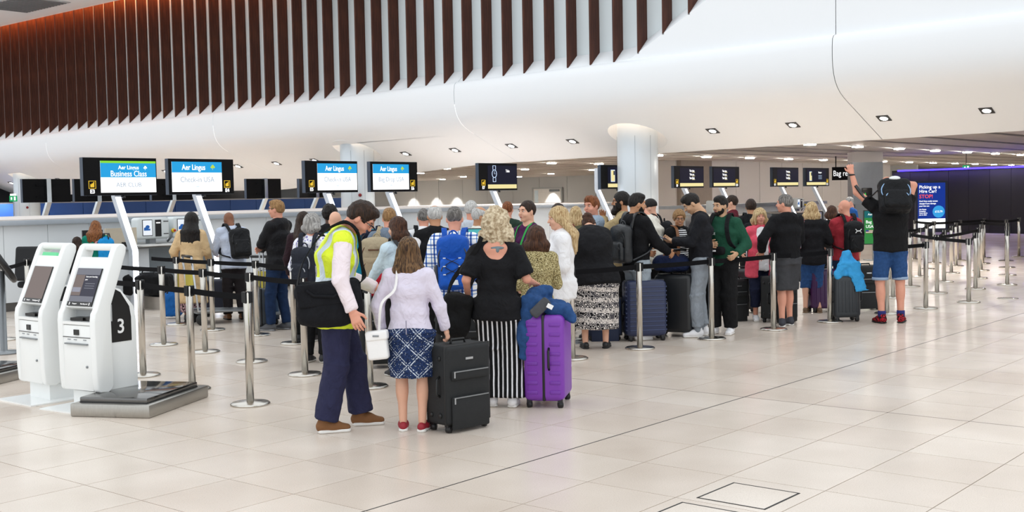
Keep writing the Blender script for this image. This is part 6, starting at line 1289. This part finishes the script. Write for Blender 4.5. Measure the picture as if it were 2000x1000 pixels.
# 30 black hoodie + leather rucksack
C = person('man in a black hoodie and pale grey jeans facing right, holding a suitcase handle', XD(1243, 13.4), 56, HT(1246, 376, 13.4), head=(-22, 4, 0), skin='tan', rh=(.20, .34, 1.03), lh=(-.16, .3, 1.03), feet=[(.1, -.05, -5), (-.1, .06, 5)], top={'type': 'long', 'm': cloth('black_hoodie', '#131316', .25), 'hood': 1, 'g': .028, 'sg': .022, 'name': 'hoodie', 'hem': -.1}, bottom={'m': cloth('pale_grey_denim', '#98a2ab', .12), 'g': .02}, shoe=sh_white, hair={'style': 'fade', 'c': 'black', 'v': .01, 'beard': .002}, curl=(60, 60))
backpack(C, 'soft black leather rucksack on the man in the black hoodie', mat('black_leather', '#1b1e22', .38, 0, .2, 20, bump=.3, bscale=40), .30, .44, .15, .2)
suitcase('tall navy ribbed hard suitcase with a raised pull handle', FT(1259, 664), 172, .47, .28, .70, mat('navy_shell', '#27304f', .4, 0, .05), 'ribH', .30, mat('navy_case_trim', '#15161c', .4), mat('navy_rib', '#303b60', .38))
suitcase('black hard suitcase standing beside the navy ribbed suitcase', FT(1322, 656), -152, .46, .3, .74, mat('black_shell', '#191b1e', .35, 0, .1), 'plain', .28, None)
softbag('duffel_bag', 'navy duffel bag lying on top of the black hard suitcase', 'bag', FT(1312, 656), 8, (.22, .13, .09), .86, cloth('navy_duffel', '#1d2747', .15), .08, mat('tan_leather_strap', '#7a4a2c', .5))
suitcase('small navy cabin case behind the legs of the woman in the patterned skirt', FT(1180, 664), 178, .40, .22, .5, mat('navy_soft_case', '#1c2742', .7), 'soft', 0)
# 31-33
C = person('older man in a cream overshirt stooping left', XD(1281, 14.6), -58, 1.68, lean=12, hunch=14, head=(0, 14, 0), skin='pink', wide=1.06, belly=.03, rh=(.18, .36, 1.0), top={'type': 'long', 'm': cloth('cream_overshirt', '#dcd8cc', .06), 'g': .03, 'sg': .028, 'collar': 1, 'name': 'overshirt', 'hem': -.14}, bottom=DK, hair={'style': 'horseshoe', 'c': 'white'})
C = person('young man in a black beanie and white T-shirt in front of the round column', XD(1274, 16.2), -72, HT(1265, 388, 16.2), head=(0, 10, 0), skin='light', top={'type': 'tee', 'm': c_whitec, 'name': 't_shirt', 'hem': -.1, 'sl': .75, 'sg': .022}, bottom=DK, hair={'style': 'beanie', 'c': 'black'})
backpack(C, 'black backpack on the young man in the black beanie', MATS['black_rucksack_cloth'], .28, .42, .15, .24)
C = person('woman in a striped top and black cardigan with brown bag strap facing the viewer', XD(1328, 14.6), 158, HT(1332, 408, 14.6), fem=True, wide=1.08, head=(-22, 8, 0), skin='tan', rh=(.2, .2, 1.0), top={'type': 'long', 'm': stripes('breton_stripe', '#17181c', '#e9e9ec', 'Z', .026, .5), 'name': 'striped_top', 'hem': -.1, 'vest': {'m': c_black, 'g': .04, 'open': .09, 'sl': .9, 'name': 'cardigan', 'hem': -.16}}, bottom=DK, hair={'style': 'short', 'c': 'fair', 'v': .012, 'glasses': 1}, smile=True)
strap([tuple(C.tp(.12, .17, .05)), tuple(C.tp(.115, .165, .3)), tuple(C.tp(.1, .09, .52)), tuple(C.tp(.1, -.05, .57))], mat('brown_leather_strap', '#7d4f2c', .5), C.t, .02, .004, 'bag_strap')
# 34 phone youth
C = person('young man in a black sweatshirt and grey joggers looking at a phone', FT(1372, 657), -84, 1.73, lean=2, hunch=8, head=(0, 24, 0), skin='olive', rh=(.05, .33, 1.15), lh=(-.04, .34, 1.14), rp=(.6, -.6, -1), lp=(-.6, -.6, -1), rpalm=(-.3, -.2, 1), lpalm=(.3, -.2, 1), feet=[(.1, -.02, -5), (-.1, .06, 5)], top={'type': 'long', 'm': cloth('charcoal_sweatshirt', '#1a1b20', .2), 'g': .026, 'sg': .02, 'name': 'sweatshirt', 'hem': -.09}, bottom={'type': 'joggers', 'm': cloth('grey_marl', '#8d949c', .12), 'g': .018, 'kr': .068, 'ar': .056}, shoe=sh_white, hair={'style': 'fade', 'c': 'black', 'v': .006}, curl=(35, 35), smile=True)
t = holder(C, 'smartphone', 'blue smartphone in the hands of the young man in grey joggers', 'phone'); MB().box((.005 * C.s, .43 * C.s, 1.175 * C.s), (.036, .07, .004), R=Matrix.Rotation(.35, 3, 'X')).build('phone_body', mat('phone_blue', '#27406e', .3), t)
# 35 green hoodie
C = person('man in a dark green hoodie and black trousers with a cross-body pouch', FT(1412, 652), -148, HT(1398, 381, 13.9), head=(-22, 4, 0), skin='olive', rh=(.06, .26, 1.14), lh=(-.24, .14, 1.02), rp=(1, -.3, -.6), rpalm=(0, -1, 0), feet=[(.1, .02, -10), (-.1, -.02, 10)], wide=1.08, top={'type': 'long', 'm': cloth('bottle_green_hoodie', '#1d4a38', .1), 'hood': 1, 'g': .03, 'sg': .026, 'name': 'hoodie', 'hem': -.08}, bottom={'m': c_black, 'g': .028, 'kr': .072}, shoe=sh_white, hair={'style': 'fade', 'c': 'black', 'v': .008, 'beard': .004}, curl=(50, 30))
backpack(C, 'black backpack worn by the man in the green hoodie', MATS['black_rucksack_cloth'], .28, .42, .14, .24)
t = holder(C, 'belt_pouch', 'black cross-body pouch on the front of the green hoodie', 'pouch'); S = SDF(); S.box(C.tp(.02, .2, .12), (.13, .04, .05), .035, C.T2, .01); sdf_obj('pouch_body', S, .01, c_black, t); text('NICCE', .022, e_txt, t, tuple(C.tp(.02, .245, .12)), (math.pi / 2, 0, math.pi))
o = text('NICCE', .04, mat('print_white', '#e9ebea', .6), C.t, tuple(C.tp(.08, .178, .33)), (math.pi / 2, 0, math.pi), name='chest_print')
# 36-37
C = person('man in a maroon quarter-zip facing left by the far desks', XD(1430, 18.2), -74, HT(1428, 380, 18.2), head=(4, -4, 0), skin='light', top={'type': 'long', 'm': cloth('maroon_quarter_zip', '#571423', .1), 'collar': 1, 'name': 'pullover', 'g': .026, 'hem': -.08}, bottom=DK, hair={'style': 'short', 'c': 'dkbrown'})
C = person('dark-haired man in a black jacket with a black rucksack, seen from behind', XD(1468, 17.2), 6, HT(1468, 388, 17.2), skin='tan', top={'type': 'long', 'm': c_black2, 'collar': 1, 'name': 'jacket', 'g': .03, 'hem': -.1}, bottom=DK, hair={'style': 'short', 'c': 'dkbrown', 'v': .006})
backpack(C, 'black rucksack on the man behind the coral cardigan', MATS['black_rucksack_cloth'], .28, .42, .15, .2)
# 38 coral woman
C = person('woman in a coral cardigan and white top with blonde hair facing the viewer', FT(1486, 626), 172, HT(1490, 406, 15.3), fem=True, wide=1.14, belly=.02, head=(-8, -2, 0), skin='pink', rh=(.34, .16, 1.04), lh=(-.2, .1, .95), feet=[(.1, .04, -10), (-.06, -.02, 10)], top={'type': 'tee', 'm': c_whitec, 'g': .016, 'hem': -.14, 'name': 'white_top', 'vest': {'m': cloth('coral_linen', '#e0566a', .1), 'g': .032, 'open': .085, 'sl': .75, 'hem': -.24, 'name': 'cardigan'}}, bottom={'type': 'capri', 'm': cloth('navy_capri', '#1c2138', .15), 'fr': 1.65, 'g': .016}, shoe=sh_white, hair={'style': 'bob', 'c': 'blonde', 'len': .12, 'w': .09, 'tip': .03, 'v': .01, 'front': .06})
# 39 cargo shorts
C = person('man in a black hoodie and grey cargo shorts resting a hand on a barrier post', FT(1536, 637), -24, HT(1526, 378, 14.5), head=(34, 0, 0), skin='pink', wide=1.12, belly=.03, lh=(-.27, .16, .99), lp=(-1, -.6, 0), rh=(.2, .3, 1.1), lpalm=(0, .3, -1), feet=[(.1, .06, -4), (-.1, -.04, -40)], top={'type': 'long', 'm': MATS['black_hoodie'], 'hood': 1, 'g': .03, 'sg': .026, 'name': 'hoodie', 'hem': -.1}, bottom={'type': 'shorts', 'm': mat('washed_black_denim', '#35363a', .85, 0, .3, 12, bump=.4), 'fr': .98, 'g': .03, 'fl': .018, 'name': 'cargo_shorts'}, shoe={'m': mat('charcoal_trainer', '#34363f', .7), 'sole': sole_w}, hair={'style': 'short', 'c': 'dkgrey'})
for sx in (1, -1):
    hip, kn, an, fy = C.legs[0 if sx > 0 else 1]; m_ = hip + (kn - hip) * .62; S = SDF(); S.box(m_ + np.array([sx * .115, 0, 0]), (.016, .07, .075), .014, None, .01); sdf_obj('cargo_pocket', S, .011, MATS['washed_black_denim'], C.t)
# 40 blonde bob
C = person('woman with a straight blonde bob, black cardigan and denim capri trousers', FT(1586, 611), 14, HT(1585, 394, 16.1), fem=True, wide=1.12, skin='light', rh=(.22, .28, 1.05), feet=[(.11, .0, 20), (-.1, .02, -10)], top={'type': 'long', 'm': c_black2, 'g': .036, 'hem': -.14, 'flare': .02, 'sg': .034, 'name': 'cardigan'}, bottom={'type': 'capri', 'm': c_denim, 'fr': 1.25, 'g': .016, 'kr': .074}, shoe={'m': mat('brown_sandal', '#6a543e', .6), 'sole': mat('sandal_sole', '#8a745c', .7), 'low': 1}, hair={'style': 'bob', 'c': 'blonde', 'len': .16, 'w': .085, 'tip': .035, 'v': .006})
t = holder(C, 'shoulder_bag', 'floral fabric shoulder bag between the black hoodie and the blonde bob', 'bag'); S = SDF(); S.box(C.tp(-.2, -.16, .22), (.035, .06, .13), .03, C.T, .01); sdf_obj('bag_body', S, .011, blotch('red_blue_floral', [(0, '#3c4a78'), (.4, '#c9ccd8'), (.52, '#b5424c')], 40), t); strap([tuple(C.tp(-.2, -.17, .33)), tuple(C.tp(-.14, -.13, .47)), tuple(C.tp(-.12, -.02, .575))], MATS['red_blue_floral'], t, .018, .004, 'strap')
# 41 red polo
C = person('bald man in a red polo shirt with a black backpack', FT(1652, 608), -14, HT(1648, 388, 16.3), head=(18, 6, 0), skin='pink', wide=1.1, belly=.03, rh=(.26, .04, .80), lh=(-.2, .28, 1.0), top={'type': 'tee', 'm': cloth('brick_red_polo', '#a0303a', .08), 'collar': 1, 'g': .026, 'sg': .024, 'sl': .72, 'hem': -.12, 'name': 'polo_shirt'}, bottom=JN, hair={'style': 'bald', 'c': 'fair'})
t, P, s = backpack(C, 'black sports backpack with a white emblem on the man in the red polo', MATS['black_backpack_nylon'], .29, .46, .16, .22)
em_ = MB()
for sg in (1, -1): em_.tube([tuple(P(x, -.142, .10 + sg * (-.004 + .034 * (x / .05) ** 2))) for x in np.linspace(-.05, .05, 7)], .006, 5)
em_.build('emblem', mat('print_white', '#e9ebea', .6), t)
# 42, 44
C = person('man in a blue shirt far off by the grey pillar', XD(1662, 24), -100, HT(1658, 383, 24), head=(0, 10, 0), skin='pink', top={'type': 'long', 'm': cloth('mid_blue_shirt', '#20508f', .1), 'name': 'shirt', 'hem': -.1}, bottom=DK, hair={'style': 'crop', 'c': 'grey'})
C = person('brown-haired person half hidden behind the bald man in the red polo', XD(1626, 18.0), 30, HT(1626, 401, 18.0), fem=True, skin='light', top={'type': 'long', 'm': c_black, 'name': 'top', 'hem': -.1}, bottom=DK, hair={'style': 'bob', 'c': 'brown', 'len': .1})
# 43 lifting rucksack
C = person('tall man in a black T-shirt and denim shorts with both arms raised', FT(1740, 631), 6, 1.84, wide=1.04, belly=.02, hunch=14, head=(0, 26, 0), skin='pink', lh=(-.43, .14, 1.82), lp=(-1, .2, -.6), rh=(.06, .16, 1.72), rp=(1, .0, .9), lpalm=(.3, 1, 0), curl=(50, 70), feet=[(.12, .02, -20), (-.11, -.02, 22)], top={'type': 'tee', 'm': cloth('black_tshirt', '#161618', .2), 'g': .03, 'hem': -.06, 'sg': .026, 'sl': .5, 'name': 't_shirt'}, bottom={'type': 'shorts', 'm': c_denim, 'fr': .9, 'g': .008, 'fl': .004, 'name': 'denim_shorts'}, shoe={'m': blotch('red_black_trainer', [(0, '#141416'), (.46, '#a8202c'), (.58, '#1a1a1e')], 30), 'sole': sole_b}, hair={'style': 'short', 'c': 'dkbrown'})
b = MB()
for E_ in (C.WL,): b.tube([tuple(E_ + np.array([.036 * math.cos(a), .036 * math.sin(a), -.03])) for a in np.linspace(0, 6.28, 12, endpoint=False)], .012, 6, closed=True)
b.build('watch', m_blk, C.t)
for hip, kn, an, fy in C.legs: MB().lathe([(.05, 0), (.052, .05), (.05, .075)], 14).build('sock', mat('blue_sock', '#20246a', .8), C.t, (an[0], an[1], .085))
for hip, kn, an, fy in C.legs: q = hip + (kn - hip) * .9; MB().lathe([(.098, -.018), (.102, 0), (.1, .018)], 24).build('turn_up', mat('denim_turnup', '#8fa3bd', .85), C.t, tuple(q))
t, P, s = backpack(C, 'black rucksack with pale blue piping worn high by the tall man with raised arms', MATS['black_backpack_nylon'], .36, .40, .2, .53, dx=.0, trim=mat('pale_blue_piping', '#8fb4dc', .5), straps=(0, 0), tilt=-8)
strap([tuple(P(-.17, .05, .1)), tuple(C.SHl + np.array([-.1, .0, .12])), tuple((C.SHl + C.WL) / 2 + np.array([-.1, -.02, .06]))], m_blk, t, .026, .006, 'shoulder_strap'); MB().ball(tuple(P(0, -.09, .19)), (.07, .03, .03)).build('white_emblem', mat('print_white', '#e9ebea', .6), t)
# ---- other luggage
suitcase('dark grey hard cabin case with a light blue jacket on top', FT(1650, 627), 176, .35, .25, .60, mat('slate_shell', '#2c3136', .45, 0, .1), 'ribV', 0, None, None)
t = thing('fleece_jacket', 'light blue fleece jacket draped over the dark grey cabin case', 'jacket', (*FT(1652, 627), 0), head_angle(0)); S = SDF(); S.cap((.02, -.02, .62), (.0, -.01, .90), (.15, .09), (.05, .045), k=.05, end=.3); S.cap((-.02, -.08, .72), (-.16, -.13, .60), (.09, .035), (.06, .025), (0, 0, 1), .06); S.cap((.07, -.09, .76), (.15, -.145, .40), (.085, .035), (.07, .022), k=.06, end=.2); S.cap((.1, .02, .7), (.2, .0, .58), .05, .04, k=.05); sdf_obj('jacket_cloth', S, .011, cloth('sky_blue_fleece', '#3fa2de', .08), t, [(.014, .07), (.008, .035)])
suitcase('black soft suitcase held by the man in the red polo', FT(1690, 604), 172, .38, .25, .62, MATS['black_nylon'], 'soft', 0, None, None, mat('tag_white', '#f0f0f0', .6))
suitcase('deep purple hard suitcase behind the post beside the blonde bob', FT(1608, 609), 170, .42, .27, .60, mat('plum_shell', '#3d1a4a', .4, 0, .06), 'ribV', 0)
suitcase('black suitcase behind the legs of the man in cargo shorts', FT(1522, 629), 150, .42, .27, .60, MATS['black_nylon'], 'soft', 0)
suitcase('black cabin case with a paper tag beside the coral cardigan', FT(1450, 611), 178, .42, .26, .62, MATS['black_shell'], 'plain', .38, None, None, MATS['tag_white'])
suitcase('black wheeled bag behind the legs of the man in the green hoodie', FT(1436, 626), 160, .3, .22, .55, MATS['black_nylon'], 'soft', 0)
suitcase('grey ribbed cabin case with a tall pull handle in the left lanes', FT(505, 644), -118, .34, .22, .55, mat('grey_case_shell', '#4b5157', .45), 'ribH', .48, None, mat('grey_case_rib', '#5b6168', .45))
suitcase('black suitcase between the check shirt and the black tote bag', FT(900, 742), 178, .44, .27, .66, MATS['black_nylon'], 'soft', 0)
suitcase('dark suitcase on the floor behind the tan coat', FT(425, 617), 170, .36, .24, .55, mat('blue_black_shell', '#161d30', .45), 'plain', 0)
suitcase('bright blue case behind the messenger bag and barrier posts', FT(607, 650), 175, .36, .24, .45, mat('cyan_shell', '#1f86c0', .45), 'plain', 0)
suitcase('dark blue case standing behind the grey ribbed cabin case', FT(520, 633), 170, .36, .24, .58, mat('teal_blue_shell', '#1d3c5c', .45), 'plain', 0)
softbag('travel_bag', 'blue travel bag with a yellow tag beside the tan coat', 'bag', FT(338, 622), 0, (.14, .1, .17), .2, cloth('blue_travel_cloth', '#1c5ba0', .1))
softbag('travel_bag', 'black holdall on the conveyor behind the E3 light post', 'bag', (PY(290, 545, 16.2).x, 16.2), 0, (.36, .2, .16), .40, c_black)
suitcase('black suitcase under the red bag behind the post beside the hi-vis man', XD(734, 11.6), 170, .36, .24, .68, MATS['black_nylon'], 'soft')
softbag('travel_bag', 'red bag on a black suitcase behind the post beside the hi-vis man', 'bag', XD(734, 11.6), 0, (.09, .08, .11), .83, cloth('red_bag_cloth', '#b02030', .1))
for px_, d_, lb in ((923, 12.6, 'teal touch screen on a slim stand between the check shirt and the curly blonde hair'), (1108, 13.2, 'teal touch screen on a slim stand behind the long blonde hair')):
    q = XD(px_, d_); t = thing('screen_stand', lb, 'touch screen', (q[0], q[1], 0), head_angle(180) + math.pi); zt = HT(px_, 446, d_)
    MB().b2(-.11, .11, 0, .02, zt - .16, zt).build('frame', m_blk, t); MB().b2(-.1, .1, -.003, 0, zt - .15, zt - .01).build('screen', em('teal_screen', '#59c0c4', .85), t); MB().b2(-.02, .02, .0, .03, 0, zt - .15).build('pole', m_steeld, t); MB().lathe([(.15, 0), (.14, .015), (.03, .02)], 20).build('foot', m_steeld, t)
# luggage trolleys
def trolley(pos, phi, label):
    t = thing('luggage_trolley', label, 'trolley', (pos[0], pos[1], 0), head_angle(phi))
    for sx in (-1, 1): MB().tube([(sx * .24, .45, .16), (sx * .24, -.35, .2), (sx * .24, -.42, .95)], .016).build('side_tube', m_alu, t)
    MB().tube([(-.24, -.42, .95), (.24, -.42, .95)], .02).build('push_bar', m_blk, t); MB().b2(-.22, .22, -.36, .44, .16, .18).build('deck', m_steeld, t); MB().b2(-.2, .2, -.4, -.385, .45, .75).build('advert_board', mat('trolley_yellow', '#b9ab3c', .6), t)
    for x, y in ((-.22, -.3), (.22, -.3), (0, .4)):
        q = MB().lathe([(.0, -.02), (.075, -.02), (.08, 0), (.075, .02), (0, .02)], 18).build('wheel', m_wheel, t, (x, y, .08)); q.rotation_euler = (0, math.pi / 2, 0)
trolley(FT(428, 630), 60, 'luggage trolley with a yellow board beside the man in the striped shirt')
trolley(FT(556, 632), 20, 'luggage trolley behind the legs of the man with crossed arms')
suitcase('pale grey hard case on the trolley beside the man with crossed arms', FT(533, 626), 150, .34, .24, .5, mat('silver_shell', '#9aa3ab', .4), 'ribH', 0).location.z = .22
